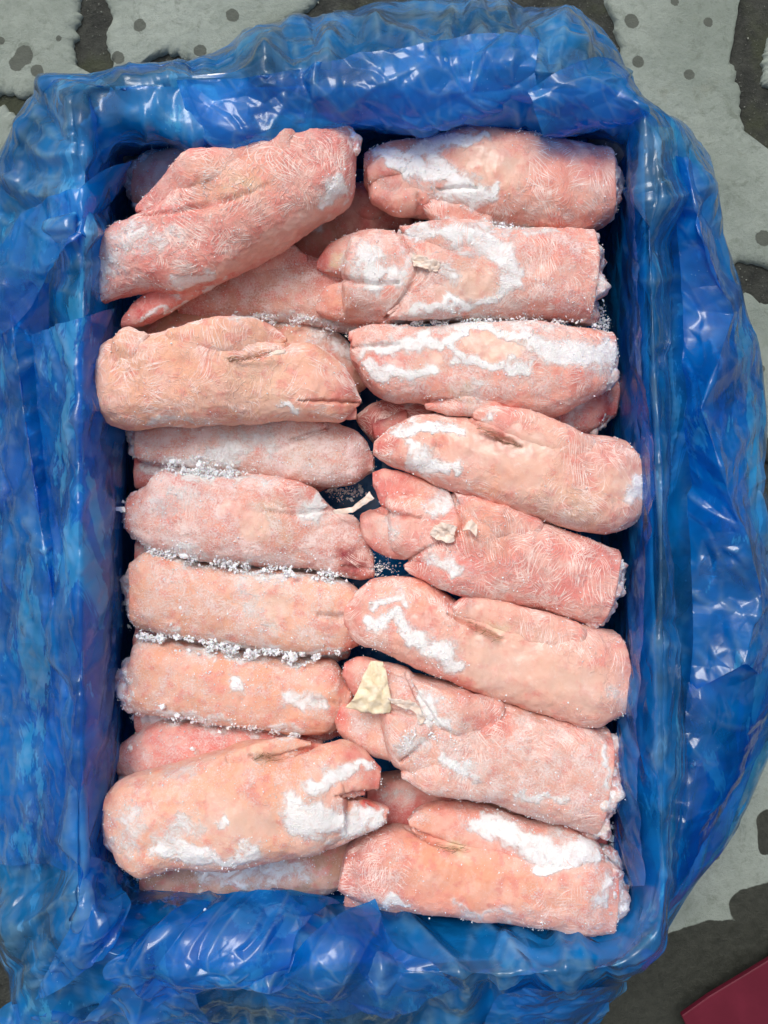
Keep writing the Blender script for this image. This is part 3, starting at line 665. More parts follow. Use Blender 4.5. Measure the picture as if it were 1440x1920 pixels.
# right outer skirt with its bright turned hem
sheet('film_fold', [[(1290, 1280, .120), (1340, 1275, .125), (1400, 1240, .12), (1460, 1180, .10), (1500, 1140, .07)],
                    [(1275, 1440, .125), (1310, 1430, .130), (1350, 1420, .125), (1410, 1370, .11), (1475, 1290, .07)],
                    [(1262, 1580, .130), (1280, 1570, .135), (1310, 1550, .130), (1350, 1520, .11), (1400, 1460, .07)],
                    [(1254, 1690, .130), (1258, 1680, .135), (1268, 1660, .130), (1290, 1640, .11), (1320, 1620, .07)]], 220, 90, .0045, .045, 37, .6, fine=.3)
sheet('hem', [[(1255, 1690, .150), (1252, 1722, .138), (1248, 1750, .12)], [(1300, 1618, .148), (1312, 1640, .136), (1325, 1628, .10)],
              [(1350, 1530, .146), (1375, 1555, .132), (1392, 1532, .10)], [(1400, 1440, .142), (1425, 1452, .125), (1438, 1430, .095)],
              [(1448, 1325, .140), (1475, 1340, .12), (1490, 1320, .09)]], 150, 40, .0012, .05, 41, .2, fine=.3)
# lower-left bunch and the large looping fold along the bottom
sheet('film_fold', [[(300, 1722, .150), (400, 1678, .165), (520, 1668, .160), (640, 1690, .145)],
                    [(225, 1780, .190), (330, 1735, .192), (450, 1712, .185), (600, 1712, .165)],
                    [(190, 1830, .195), (320, 1800, .206), (440, 1780, .204), (560, 1745, .185)],
                    [(250, 1860, .190), (360, 1846, .206), (450, 1838, .206), (540, 1806, .195)],
                    [(300, 1872, .170), (380, 1862, .185), (450, 1848, .190), (530, 1815, .180)]], 170, 200, .0060, .040, 53, .4, fine=.45)
sheet('film_fold', [[(440, 1848, .193), (520, 1812, .196), (600, 1740, .185), (700, 1690, .155)],
                    [(470, 1860, .198), (560, 1825, .203), (660, 1790, .198), (720, 1740, .170)],
                    [(500, 1885, .190), (600, 1865, .198), (700, 1850, .200), (800, 1800, .190)],
                    [(520, 1920, .165), (640, 1910, .178), (760, 1900, .182), (860, 1850, .185)]], 150, 190, .0075, .042, 61, .4, fine=.4)
sheet('film_fold', [[(150, 1600, .193), (190, 1610, .170), (215, 1640, .140)],
                    [(148, 1700, .197), (185, 1690, .190), (225, 1672, .160)],
                    [(110, 1780, .190), (180, 1765, .200), (245, 1700, .175)],
                    [(60, 1880, .150), (120, 1850, .180), (190, 1800, .195)]], 150, 80, .0065, .034, 67, .5, fine=.4)
sheet('film_fold', [[(-40, 1880, .10), (60, 1900, .12), (160, 1890, .165), (260, 1850, .190), (340, 1850, .192)],
                    [(-30, 1960, .07), (80, 1960, .09), (200, 1950, .12), (300, 1930, .14), (420, 1920, .15)]], 60, 190, .010, .040, 71, .4, fine=.35)
sheet('film_fold', [[(935, 1868, .165), (1010, 1850, .175), (1100, 1848, .170), (1160, 1840, .14)],
                    [(900, 1930, .13), (1000, 1910, .14), (1090, 1890, .13), (1150, 1880, .09)],
                    [(880, 2000, .08), (980, 1990, .08), (1060, 1960, .07), (1110, 1930, .05)]], 100, 140, .005, .040, 79, .4, fine=.35)
# broad flat facets of the skirt, right and left
sheet('film_fold', [[(1262, 290, .140), (1285, 296, .150), (1306, 314, .10)], [(1272, 440, .130), (1316, 440, .150), (1352, 434, .085)], [(1280, 580, .124), (1376, 590, .128), (1398, 572, .085)],
                    [(1284, 690, .122), (1346, 684, .156), (1428, 662, .080)], [(1288, 770, .120), (1314, 766, .160), (1434, 790, .085)], [(1290, 880, .120), (1350, 868, .156), (1432, 880, .085)],
                    [(1294, 980, .120), (1378, 956, .150), (1426, 958, .080)], [(1298, 1090, .120), (1406, 1024, .142), (1446, 1080, .080)], [(1300, 1200, .120), (1432, 1110, .136), (1456, 1180, .080)],
                    [(1292, 1300, .120), (1398, 1244, .140), (1462, 1290, .075)]], 420, 76, .0034, .050, 101, .9, fine=.7, lin=True)
sheet('film_fold', [[(-60, 520, .09), (10, 520, .152), (92, 530, .138)], [(-70, 760, .08), (42, 760, .154), (92, 770, .136)], [(-70, 960, .08), (72, 960, .156), (104, 965, .142)],
                    [(-70, 1120, .08), (98, 1120, .160), (124, 1124, .150)], [(-60, 1300, .08), (124, 1300, .166), (143, 1304, .160)], [(-60, 1450, .08), (118, 1450, .162), (144, 1455, .158)],
                    [(-40, 1620, .08), (96, 1620, .156), (142, 1640, .156)]], 420, 76, .0034, .050, 107, .9, fine=.7, lin=True)
# inner folds standing in the side gaps
sheet('film_fold', [[(1182, 260, .172), (1176, 330, .150), (1168, 380, .12)], [(1196, 480, .180), (1182, 480, .155), (1172, 480, .12)],
                    [(1205, 700, .184), (1192, 700, .155), (1168, 700, .10)], [(1226, 870, .186), (1218, 880, .155), (1190, 880, .11)],
                    [(1210, 1040, .184), (1192, 1050, .150), (1172, 1050, .10)], [(1200, 1250, .180), (1176, 1260, .150), (1160, 1260, .10)],
                    [(1195, 1480, .178), (1164, 1490, .150), (1150, 1490, .10)], [(1210, 1660, .178), (1180, 1660, .150), (1158, 1650, .11)]], 340, 46, .0024, .03, 83, .6, fine=.35, inside=True)

# ------------------------------------------------------------------ frozen trotters
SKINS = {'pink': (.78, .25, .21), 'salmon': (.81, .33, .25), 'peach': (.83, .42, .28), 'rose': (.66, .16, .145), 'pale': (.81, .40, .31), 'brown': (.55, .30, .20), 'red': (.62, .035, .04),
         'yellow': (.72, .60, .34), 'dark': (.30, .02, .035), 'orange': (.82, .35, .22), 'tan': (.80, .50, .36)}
def tube(A, B, z0, z1, flat=.78, cap0=.07, cap1=.33, sup=2.75, minh=.004, ds=.00125, rough=1.0, seed=0, lump=0.0, maxh=.042, ride=None, lift=0.0):
    """a limb between two traced edges; z0..z1 height of its axis; returns grid of points (n, m, 3)"""
    A = catmull(A, 64); B = catmull(B, 64)
    zz = np.linspace(z0, z1, 64)
    PA = np.array([pw(a[0], a[1], z) for a, z in zip(A, zz)]); PB = np.array([pw(b[0], b[1], z) for b, z in zip(B, zz)])
    C = (PA+PB)/2; H = (PA-PB)/2
    L = np.linalg.norm(np.diff(C, axis=0), axis=1).sum()
    n = int(max(20, L/ds)); t = np.linspace(0, 63, n)
    C = np.stack([np.interp(t, np.arange(64), C[:, j]) for j in range(3)], 1); H = np.stack([np.interp(t, np.arange(64), H[:, j]) for j in range(3)], 1)
    w = np.linalg.norm(H, axis=1); w = np.maximum(w, .0015)
    ws = np.convolve(np.pad(w, 8, mode='edge'), np.ones(17)/17, 'valid')
    hh = np.minimum(np.maximum(ws*flat, minh), maxh); hh = np.minimum(hh, w*1.4+.001)
    if ride is not None:      # lie on the surface of the main piece
        BV = ride; zs = np.empty(n)
        for i in range(n):
            r = np.hypot(BV[:, 0]-C[i, 0], BV[:, 1]-C[i, 1]); k = r < .0035; zs[i] = np.percentile(BV[k, 2], 80) if k.any() else np.nan
        if np.isnan(zs).any():
            okk = ~np.isnan(zs); zs = np.interp(np.arange(n), np.where(okk)[0], zs[okk]) if okk.any() else C[:, 2]
        zs = np.convolve(np.pad(zs, 9, mode='edge'), np.ones(19)/19, 'valid')
        C[:, 2] = zs-hh*.68+lift-hh*.55*np.clip(1-np.arange(n)/(n*.4), 0, 1)
    # rounded caps
    def cap(i, e, sgn):
        dirv = (C[i]-C[i-sgn*4] if sgn > 0 else C[0]-C[4]); dirv = dirv/np.linalg.norm(dirv)
        K = max(4, int(e*w[i]*1.5/ds)+4); s = np.sin(np.linspace(0, 1, K+1)[1:]*math.pi/2)
        return [(C[i]+dirv*e*w[i]*q, H[i]*math.sqrt(max(0, 1-q*q))+H[i]*.002, hh[i]*math.sqrt(max(0, 1-q*q))+1e-5) for q in s]
    c0 = cap(0, cap0, -1)[::-1]; c1 = cap(n-1, cap1, 1)
    C = np.array([c[0] for c in c0]+list(C)+[c[0] for c in c1]); H = np.array([c[1] for c in c0]+list(H)+[c[1] for c in c1])
    hh = np.array([c[2] for c in c0]+list(hh)+[c[2] for c in c1])
    m = int(np.clip(2*math.pi*w.max()*.9/ds/1.15, 28, 190)); th = np.linspace(0, 2*math.pi, m, endpoint=False)
    ct = np.sign(np.cos(th))*np.abs(np.cos(th))**(2/sup); st = np.sign(np.sin(th))*np.abs(np.sin(th))**(2/sup)
    G = C[:, None]+H[:, None]*ct[None, :, None]; G[:, :, 2] += hh[:, None]*st[None]
    Gp = np.concatenate([G[:, -1:], G, G[:, :1]], 1); N = grid_normals(Gp)[:, 1:-1]
    out = G-C[:, None]; sg = np.sign((N*out).sum(2).mean()); N = N*sg
    V = G.reshape(-1, 3); NN = N.reshape(-1, 3)
    q = V+seed*.37
    dd = .0022*fbm(q*28, seed, 3) + .0005*fbm(q*110, seed+5, 2)
    wv = q+.02*np.stack([perlin(q*22, 3), perlin(q*22, 4), perlin(q*22, 5)], 1)
    dd += rough*.45*(.0007*ridged(wv*np.array([130, 60, 90]), 7, 6)+.0006*ridged(wv*np.array([60, 150, 90]), 9, 6)-.0003)
    dd += lump*(.012*fbm(q*60, seed+9, 3)+.004*np.abs(perlin(q*190, seed+2)))
    return V+NN*dd[:, None], NN, G.shape[0], m, sg
SEAMS = [('frost', [(315, 872, 9), (350, 884, 13), (400, 890, 12), (500, 897, 6)], .66), ('frost', [(285, 1036, 9), (350, 1048, 13), (430, 1062, 13), (500, 1070, 11), (640, 1084, 9)], .68),
 ('frost', [(255, 1192, 8), (340, 1204, 13), (430, 1217, 13), (500, 1228, 13), (560, 1236, 12), (640, 1230, 8)], .68), ('frost', [(295, 1335, 9), (335, 1346, 11), (420, 1356, 9), (560, 1380, 9)], .62),
 ('frost', [(800, 424, 7), (960, 430, 11), (1060, 436, 6)], .6), ('frost', [(740, 608, 8), (860, 608, 9), (1060, 606, 9)], .6), ('frost', [(440, 596, 10), (560, 606, 13), (650, 622, 12)], .62)]
TROT_GROUP = 'frozen trotters packed in the box'
all_tops = []
MV = plain_material('pale_frost_vein', (.84, .50, .43), (.92, .74, .68), 160, .6, .0004)
def veins(V, N, n, m, dens, count, seed, root, name='frost_veins'):
    """raised wrinkles frozen into the skin: fans of thin ridges following the surface"""
    rs = np.random.RandomState(seed+900); G = V.reshape(n, m, 3); NG = N.reshape(n, m, 3)
    du = np.linalg.norm(G[n//2, :, :]-G[n//2-1, :, :], axis=1).mean(); dv = np.linalg.norm(np.diff(G[n//2], axis=0), axis=1).mean()
    wt = dens*(N[:, 2] > .12)
    if wt.sum() <= 0: return
    nb = max(4, count//9); st = rs.choice(n*m, nb, p=wt/wt.sum()); P = []; K = 12
    for b in st:
        i0, j0 = divmod(b, m); th = rs.rand()*math.pi*2; q = rs.randint(4, 14); gap = rs.uniform(.0014, .0024); bend = rs.normal(0, 40); L0 = rs.uniform(.008, .026)
        for k in range(q):
            off = (k-q/2)*gap*rs.uniform(.7, 1.3); a = th+(k-q/2)*rs.normal(.035, .03)+rs.normal(0, .08); L = L0*rs.uniform(.45, 1.15); bd = bend*rs.uniform(.6, 1.3)
            s = np.linspace(-.5, .5, K)*L; ang = a+bd*s+rs.normal(0, .16, K).cumsum()*.35
            step = L/(K-1); x = np.cumsum(np.cos(ang))*step; y = np.cumsum(np.sin(ang))*step; x -= x[K//2]; y -= y[K//2]
            P.append(np.stack([i0+(x-math.sin(th)*off)/du, j0+(y+math.cos(th)*off)/dv], 1))
    P = np.array(P); P[..., 0] = np.clip(P[..., 0], 1, n-2.01); fi = np.floor(P[..., 0]).astype(int); fj = np.floor(P[..., 1]).astype(int); a = (P[..., 0]-fi)[..., None]; b = (P[..., 1]-fj)[..., None]
    def smp(A): return (A[fi, fj % m]*(1-a)*(1-b)+A[fi+1, fj % m]*a*(1-b)+A[fi, (fj+1) % m]*(1-a)*b+A[fi+1, (fj+1) % m]*a*b)
    C = smp(G); Nn = smp(NG); Nn /= np.linalg.norm(Nn, axis=2, keepdims=True)+1e-9
    dn = smp(dens.reshape(n, m, 1))[..., 0]
    T = np.gradient(C, axis=1); S = np.cross(T, Nn); S /= np.linalg.norm(S, axis=2, keepdims=True)+1e-9
    prof = np.sin(np.linspace(.06, .94, K)*math.pi)[None, :, None]; wd = rs.uniform(.00030, .00055, (len(P), 1, 1))
    keep = (dn.mean(1) > .25*dens.max())&(Nn[..., 2].min(1) > .0); C, Nn, S, wd = C[keep], Nn[keep], S[keep], wd[keep]
    if not len(C): return
    W_ = wd*(.4+.6*prof)
    R = np.stack([C-S*W_-Nn*.00015, C+Nn*(W_*.62*prof+.00002), C+S*W_-Nn*.00015], 2)      # lines, K, 3, xyz
    Lc = len(C); idx = np.arange(Lc*K*3).reshape(Lc, K, 3)
    F = np.concatenate([np.stack([idx[:, :-1, e], idx[:, :-1, e+1], idx[:, 1:, e+1], idx[:, 1:, e]], -1).reshape(-1, 4) for e in (0, 1)])
    o = link_mesh(name, R.reshape(-1, 3), F, MV, root); shift(o, root.location); o['kind'] = 'stuff'
def trotter(label, parts, z, skin='salmon', marks=(), dust=.5, wr=.5, seed=0, frosty=1500, name='pig_trotter', labels=None):
    """parts: (name, edgeA, edgeB, dz0, dz1, options); marks: (kind, chain of discs, strength)"""
    allp = np.concatenate([np.array(p[1]+p[2], float) for p in parts[:1]]); c = allp.mean(0)
    root = empty(name, pw(c[0], c[1], z-.035)); tag(root, label, 'pig trotter', TROT_GROUP)
    tops = []
    for k, p in enumerate(parts):
        nm, A, B, dz0, dz1 = p[:5]; opt = dict(p[5]) if len(p) > 5 else {}
        own = opt.pop('skin', None); mat = opt.pop('mat', MS); lab = opt.pop('label', None)
        if nm in ('dewclaw', 'hoof', 'skin_flap', 'nail') and k: opt['ride'] = main_top; opt.setdefault('lift', .0012)
        V, N, n, m, sg = tube(A, B, z+dz0, z+dz1, seed=seed+k*3, **opt)
        if k == 0: main_top = V[N[:, 2] > .15]
        px = to_px(V); nz = V.shape[0]
        gd = np.zeros(nz)
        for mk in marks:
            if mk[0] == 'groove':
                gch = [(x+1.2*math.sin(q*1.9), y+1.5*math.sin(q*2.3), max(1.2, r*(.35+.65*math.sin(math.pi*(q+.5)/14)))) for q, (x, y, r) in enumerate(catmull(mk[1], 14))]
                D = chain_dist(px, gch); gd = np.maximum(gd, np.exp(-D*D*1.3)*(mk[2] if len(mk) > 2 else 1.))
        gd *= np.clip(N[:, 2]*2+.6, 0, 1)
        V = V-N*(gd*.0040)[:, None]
        wq = V*1.0
        px = px + 24*np.stack([fbm(wq*45, 61, 4), fbm(wq*45, 67, 4)], 1)
        base = np.tile(np.array(SKINS[own or skin]), (nz, 1))
        j = fbm(V*18+seed, seed, 3)[:, None]
        base = base*(1+.10*j)+np.array([.02, .03, .02])*fbm(V*30+seed*2, 3+seed, 2)[:, None]
        tt = np.repeat(np.linspace(0, 1, n), m); wob = .10*fbm(V*60, seed+70, 2)
        if mat is MS and nm in ('toe', 'foot', 'dewclaw'):      # blood-reddened tips and cut lips
            rd = np.clip((tt+wob-(.72 if nm == 'toe' else .88))/.22, 0, 1)*.75 + (np.clip((.07+wob*.5-tt)/.06, 0, 1)*.55 if nm == 'foot' else 0)
            rd = np.clip(rd, 0, .8)[:, None]; base = base*(1-rd)+np.array([.66, .10, .09])*rd
        else: rd = np.zeros((nz, 1))
        at = {'frost': np.zeros(nz), 'ice': np.zeros(nz), 'wrinkle': np.full(nz, float(wr)), 'dust': np.full(nz, float(dust))}
        at['dust'] *= 1-.7*rd[:, 0]
        for mk in list(marks)+SEAMS:
            kind, ch = mk[0], mk[1]; s = mk[2] if len(mk) > 2 else 1.0
            if kind == 'groove': continue
            f = blob(px, ch)*s
            if kind in at:
                at[kind] = np.maximum(at[kind], f) if kind in ('frost', 'ice') else np.where(f > 0, at[kind]*(1-np.clip(f/s, 0, 1))+s*np.clip(f/s, 0, 1), at[kind])
            else:
                if kind in ('red', 'dark'): at['dust'] = at['dust']*(1-.75*np.clip(f, 0, 1))
                sf = np.clip(f*1.3, 0, 1)[:, None]; base = base*(1-sf)+np.array(SKINS[kind])*sf
        for fz in ('frost', 'ice'): at[fz] *= np.clip((N[:, 2]+.45)/.5, 0, 1)
        base = base*(1-.45*np.clip(gd, 0, 1)[:, None]*np.array([.6, 1, 1.1])); at['skin'] = np.clip(base, 0, 1)  # groove dirt and crevice shadow darkened into the skin colour
        F = grid_faces(n, m, True)
        if True: F = F[:, ::-1] if sg > 0 else F
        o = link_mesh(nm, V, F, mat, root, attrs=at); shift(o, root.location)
        if mat is MS and wr > .35 and nm in ('foot', 'dewclaw', 'skin_flap'):
            dn = np.maximum(at['wrinkle']-.2, 0)*np.clip(1-at['ice']*1.4, 0, 1)*np.clip(1-at['frost'], 0, 1)
            veins(V, N, n, m, dn, int((900 if nm == 'foot' else 160)*wr), seed+k, root)
        if lab: o['label'] = lab
        up = N[:, 2] > .1; tops.append((V[up], N[up], at['frost'][up]*1.2+at['dust'][up]*.5-at['ice'][up]*.4))
    if frosty:
        P = np.concatenate([t[0] for t in tops]); Nn = np.concatenate([t[1] for t in tops]); Wt = np.concatenate([t[2] for t in tops])
        Wt = Wt*np.clip(.35+fbm(P*55, seed+40, 2)*1.6, .0, 1.5)+1e-4; Wt = np.maximum(Wt, 0)
        rs = np.random.RandomState(seed+5); ix = rs.choice(len(P), frosty, p=Wt/Wt.sum())
        cs = P[ix]+Nn[ix]*.0003+rs.normal(0, .0007, (frosty, 3)); sz = .00022+.0011*rs.rand(frosty)**3.2
        o = chunk_mesh('frost_crystals', cs, sz, MI, root, seed=seed); shift(o, root.location); o['kind'] = 'stuff'
    return root
CUT = dict(mat=None)
def cut(A, B, dz=-.004, **k):
    o = dict(mat=MC, lump=.5, rough=0, cap0=.1, cap1=.22, sup=2.4, flat=.8); o.update(k)
    return ('cut_end', A, B, dz, dz, o)

# ---- lower layer first
trotter('dull pink trotter end deep in the shadow of the top left corner', [
  ('foot', [(450, 265), (350, 283), (300, 292), (262, 305)], [(470, 430), (380, 425), (300, 415), (256, 390)], 0, 0, dict(cap1=.08)),
  cut([(300, 290), (262, 300), (246, 318)], [(300, 405), (262, 400), (243, 372)])],
  .088, 'pale', [('rose', [(262, 340, 16)], .6)], .6, .1, 1, 500)
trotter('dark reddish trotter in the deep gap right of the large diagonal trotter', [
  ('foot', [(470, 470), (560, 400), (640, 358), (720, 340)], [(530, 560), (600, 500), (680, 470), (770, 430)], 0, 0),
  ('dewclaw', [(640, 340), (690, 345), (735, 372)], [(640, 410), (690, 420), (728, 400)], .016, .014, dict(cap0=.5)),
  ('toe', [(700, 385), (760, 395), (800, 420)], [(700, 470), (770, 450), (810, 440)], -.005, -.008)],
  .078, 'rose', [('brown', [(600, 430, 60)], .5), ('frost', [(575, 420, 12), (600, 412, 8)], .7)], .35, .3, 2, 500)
trotter('frost dusted brownish trotter half under the diagonal trotter', [
  ('foot', [(330, 500), (450, 480), (560, 480), (640, 500), (720, 520)], [(340, 600), (460, 606), (580, 614), (660, 628), (720, 640)], 0, 0, dict(cap0=.1)),
  ('dewclaw', [(420, 492), (500, 468), (545, 458), (577, 480)], [(430, 530), (500, 515), (552, 506), (577, 497)], .020, .018, dict(cap0=.5, cap1=.15))],
  .096, 'rose', [('brown', [(420, 560, 50), (560, 560, 60)], .55), ('frost', [(450, 590, 10), (540, 600, 12), (620, 610, 12)], .75), ('pale', [(560, 560, 50)], .3)], .95, .35, 3, 1500)
trotter('brown bare trotter back showing just above the smooth peach trotter', [
  ('foot', [(250, 600), (350, 578), (500, 598), (620, 620), (670, 660), (690, 705)], [(250, 720), (400, 730), (560, 745), (640, 750), (670, 735), (692, 718)], 0, 0)],
  .083, 'brown', [('frost', [(600, 640, 22), (660, 660, 14)], .62), ('rose', [(620, 690, 40)], .4), ('peach', [(560, 620, 30)], .5)], .35, .15, 4, 500)
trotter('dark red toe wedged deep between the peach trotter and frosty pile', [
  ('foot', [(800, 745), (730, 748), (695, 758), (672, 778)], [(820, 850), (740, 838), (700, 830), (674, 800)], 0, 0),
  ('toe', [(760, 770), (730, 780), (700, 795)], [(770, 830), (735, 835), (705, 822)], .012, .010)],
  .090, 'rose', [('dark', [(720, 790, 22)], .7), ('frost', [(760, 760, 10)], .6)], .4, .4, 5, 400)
trotter('frosted trotter end with red flesh behind the bald glazed trotter', [
  ('foot', [(950, 720), (1050, 705), (1120, 700), (1150, 715)], [(930, 810), (1050, 820), (1100, 815), (1146, 785)], 0, 0),
  cut([(1110, 705), (1148, 712)], [(1105, 815), (1146, 780)], lump=.45)],
  .092, 'rose', [('frost', [(1070, 780, 22)], .7), ('red', [(1130, 775, 14)], .7)], .8, .1, 6, 500)
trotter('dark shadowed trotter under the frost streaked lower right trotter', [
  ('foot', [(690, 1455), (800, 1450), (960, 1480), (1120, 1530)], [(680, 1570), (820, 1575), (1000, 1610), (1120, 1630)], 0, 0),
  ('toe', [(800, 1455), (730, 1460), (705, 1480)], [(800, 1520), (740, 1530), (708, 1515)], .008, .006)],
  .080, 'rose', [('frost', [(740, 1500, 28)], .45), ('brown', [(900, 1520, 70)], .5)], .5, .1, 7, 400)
trotter('hazy ice covered trotter lowest at the bottom left under the frosty big one', [
  ('foot', [(270, 1590), (450, 1580), (600, 1560), (670, 1550)], [(270, 1668), (380, 1676), (500, 1674), (610, 1670), (660, 1640)], 0, 0)],
  .092, 'brown', [('frost', [(380, 1640, 20), (480, 1625, 26), (570, 1640, 22)], .66), ('frost', [(420, 1660, 16), (520, 1658, 14)], .6), ('pale', [(480, 1630, 50)], .4)], .5, .1, 8, 900)
trotter('pink frosty trotter tucked behind the big frosty one at lower left', [
  ('foot', [(232, 1392), (268, 1366), (305, 1352), (381, 1350), (462, 1362), (540, 1372), (600, 1390)], [(226, 1450), (300, 1480), (420, 1480), (520, 1470), (560, 1460), (600, 1430)], 0, 0),
  cut([(262, 1368), (240, 1384), (226, 1400)], [(262, 1470), (240, 1465), (226, 1445)])],
  .104, 'pink', [('frost', [(360, 1412, 6)], 1), ('rose', [(400, 1390, 40)], .5), ('red', [(560, 1385, 18)], .3)], .9, .3, 9, 1500)

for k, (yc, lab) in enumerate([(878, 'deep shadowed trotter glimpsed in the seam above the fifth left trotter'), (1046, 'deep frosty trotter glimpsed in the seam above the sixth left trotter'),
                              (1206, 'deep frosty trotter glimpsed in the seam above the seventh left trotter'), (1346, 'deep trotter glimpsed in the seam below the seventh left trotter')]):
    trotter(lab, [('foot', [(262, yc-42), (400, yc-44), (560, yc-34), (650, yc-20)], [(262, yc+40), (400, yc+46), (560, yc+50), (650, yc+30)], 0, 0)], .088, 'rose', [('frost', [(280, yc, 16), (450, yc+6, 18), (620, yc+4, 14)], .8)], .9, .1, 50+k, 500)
# ---- left column
trotter('frost caked trotter directly below the smooth peach trotter', [
  ('foot', [(262, 800), (400, 780), (540, 780), (611, 790), (668, 812), (700, 850)], [(262, 862), (330, 874), (390, 884), (494, 893), (577, 910), (650, 912), (698, 886)], 0, 0),
  ('dewclaw', [(500, 790), (560, 782), (611, 797)], [(500, 840), (560, 832), (613, 812)], .014, .010, dict(cap0=.5)),
  cut([(275, 796), (252, 805), (243, 815)], [(275, 865), (252, 850), (244, 835)])],
  .112, 'pale', [('groove', [(515, 846, 4), (570, 818, 5), (615, 803, 4)], .7), ('frost', [(330, 870, 14), (380, 860, 22), (440, 850, 26)], .78), ('frost', [(430, 820, 26), (500, 830, 24)], .55), ('rose', [(680, 850, 34)], .6), ('dark', [(697, 880, 14)], .5), ('tan', [(570, 860, 26)], .6)], 1.25, .35, 10, 2600)
trotter('fat frosted trotter with a bruised dark red toe, fifth down on the left', [
  ('foot', [(245, 930), (275, 914), (318, 880), (425, 885), (537, 896), (590, 925), (624, 955), (672, 975), (700, 1040)], [(245, 1002), (294, 1030), (387, 1052), (500, 1064), (575, 1068), (620, 1075), (650, 1080), (680, 1084), (702, 1078)], 0, 0, dict(cap1=.1)),
  ('dewclaw', [(480, 905), (537, 898), (590, 918), (611, 940)], [(480, 950), (550, 962), (590, 962), (611, 952)], .016, .012, dict(cap0=.6)),
  ('toe', [(600, 985), (655, 1000), (702, 1052)], [(600, 1068), (650, 1080), (700, 1082)], .006, .002, dict(cap0=.6, cap1=.1)),
  cut([(262, 920), (243, 938), (236, 955)], [(262, 1005), (243, 995), (236, 980)])],
  .113, 'salmon', [('groove', [(490, 958, 4), (560, 964, 5), (612, 955, 5)], .8), ('groove', [(640, 1062, 4), (700, 1068, 5)], .7), ('frost', [(590, 952, 14), (602, 945, 10)], .95), ('ice', [(440, 940, 26), (470, 990, 34), (500, 1010, 30)], .62), ('dark', [(655, 1055, 20), (668, 1030, 16)], .75), ('red', [(560, 925, 30)], .35), ('rose', [(380, 910, 40), (320, 900, 30)], .5),
   ('frost', [(340, 930, 24), (300, 950, 18)], .5), ('yellow', [(500, 980, 36)], .35)], 1.15, .45, 11, 2600)
trotter('smooth salmon trotter with a tan bald oval, sixth down on the left', [
  ('foot', [(252, 1050), (294, 1034), (387, 1058), (500, 1068), (612, 1078), (665, 1100), (690, 1140)], [(262, 1176), (350, 1196), (462, 1211), (537, 1222), (620, 1224), (665, 1215), (690, 1190)], 0, 0),
  ('toe', [(590, 1090), (640, 1100), (672, 1125)], [(590, 1150), (640, 1154), (672, 1152)], .010, .004, dict(cap0=.6)),
  ('toe', [(590, 1158), (640, 1158), (680, 1164)], [(590, 1218), (640, 1220), (680, 1205)], .008, .002, dict(cap0=.6)),
  cut([(262, 1046), (243, 1060), (237, 1080)], [(270, 1170), (248, 1150), (238, 1110)], sup=2.6)],
  .113, 'peach', [('groove', [(582, 1154, 4), (630, 1156, 5), (690, 1158, 6)], 1.3), ('ice', [(505, 1120, 26), (525, 1155, 22)], .62), ('orange', [(330, 1090, 60), (400, 1080, 40)], .45), ('tan', [(505, 1125, 34), (520, 1160, 24)], .7), ('orange', [(530, 1172, 14)], .6), ('red', [(660, 1205, 20)], .4), ('frost', [(470, 1110, 26), (500, 1190, 18)], .42)], .95, .3, 12, 2600)
trotter('peach trotter with fine rime and a white frost star, seventh on the left', [
  ('foot', [(248, 1230), (268, 1198), (341, 1204), (462, 1226), (563, 1236), (625, 1240), (655, 1280)], [(256, 1332), (341, 1343), (422, 1356), (502, 1366), (563, 1374), (615, 1372), (645, 1350)], 0, 0),
  ('toe', [(560, 1300), (610, 1312), (640, 1330)], [(560, 1370), (610, 1374), (640, 1360)], .006, .0, dict(cap0=.6)),
  cut([(262, 1215), (238, 1240), (227, 1275)], [(270, 1335), (243, 1325), (228, 1305)], sup=2.6)],
  .113, 'peach', [('groove', [(585, 1312, 5), (640, 1322, 6)], .8), ('frost', [(452, 1288, 14)], 1.), ('frost', [(545, 1305, 18), (602, 1325, 12)], .72), ('orange', [(330, 1230, 50), (480, 1250, 60)], .4), ('red', [(610, 1262, 22)], .4)], .85, .2, 13, 2600)

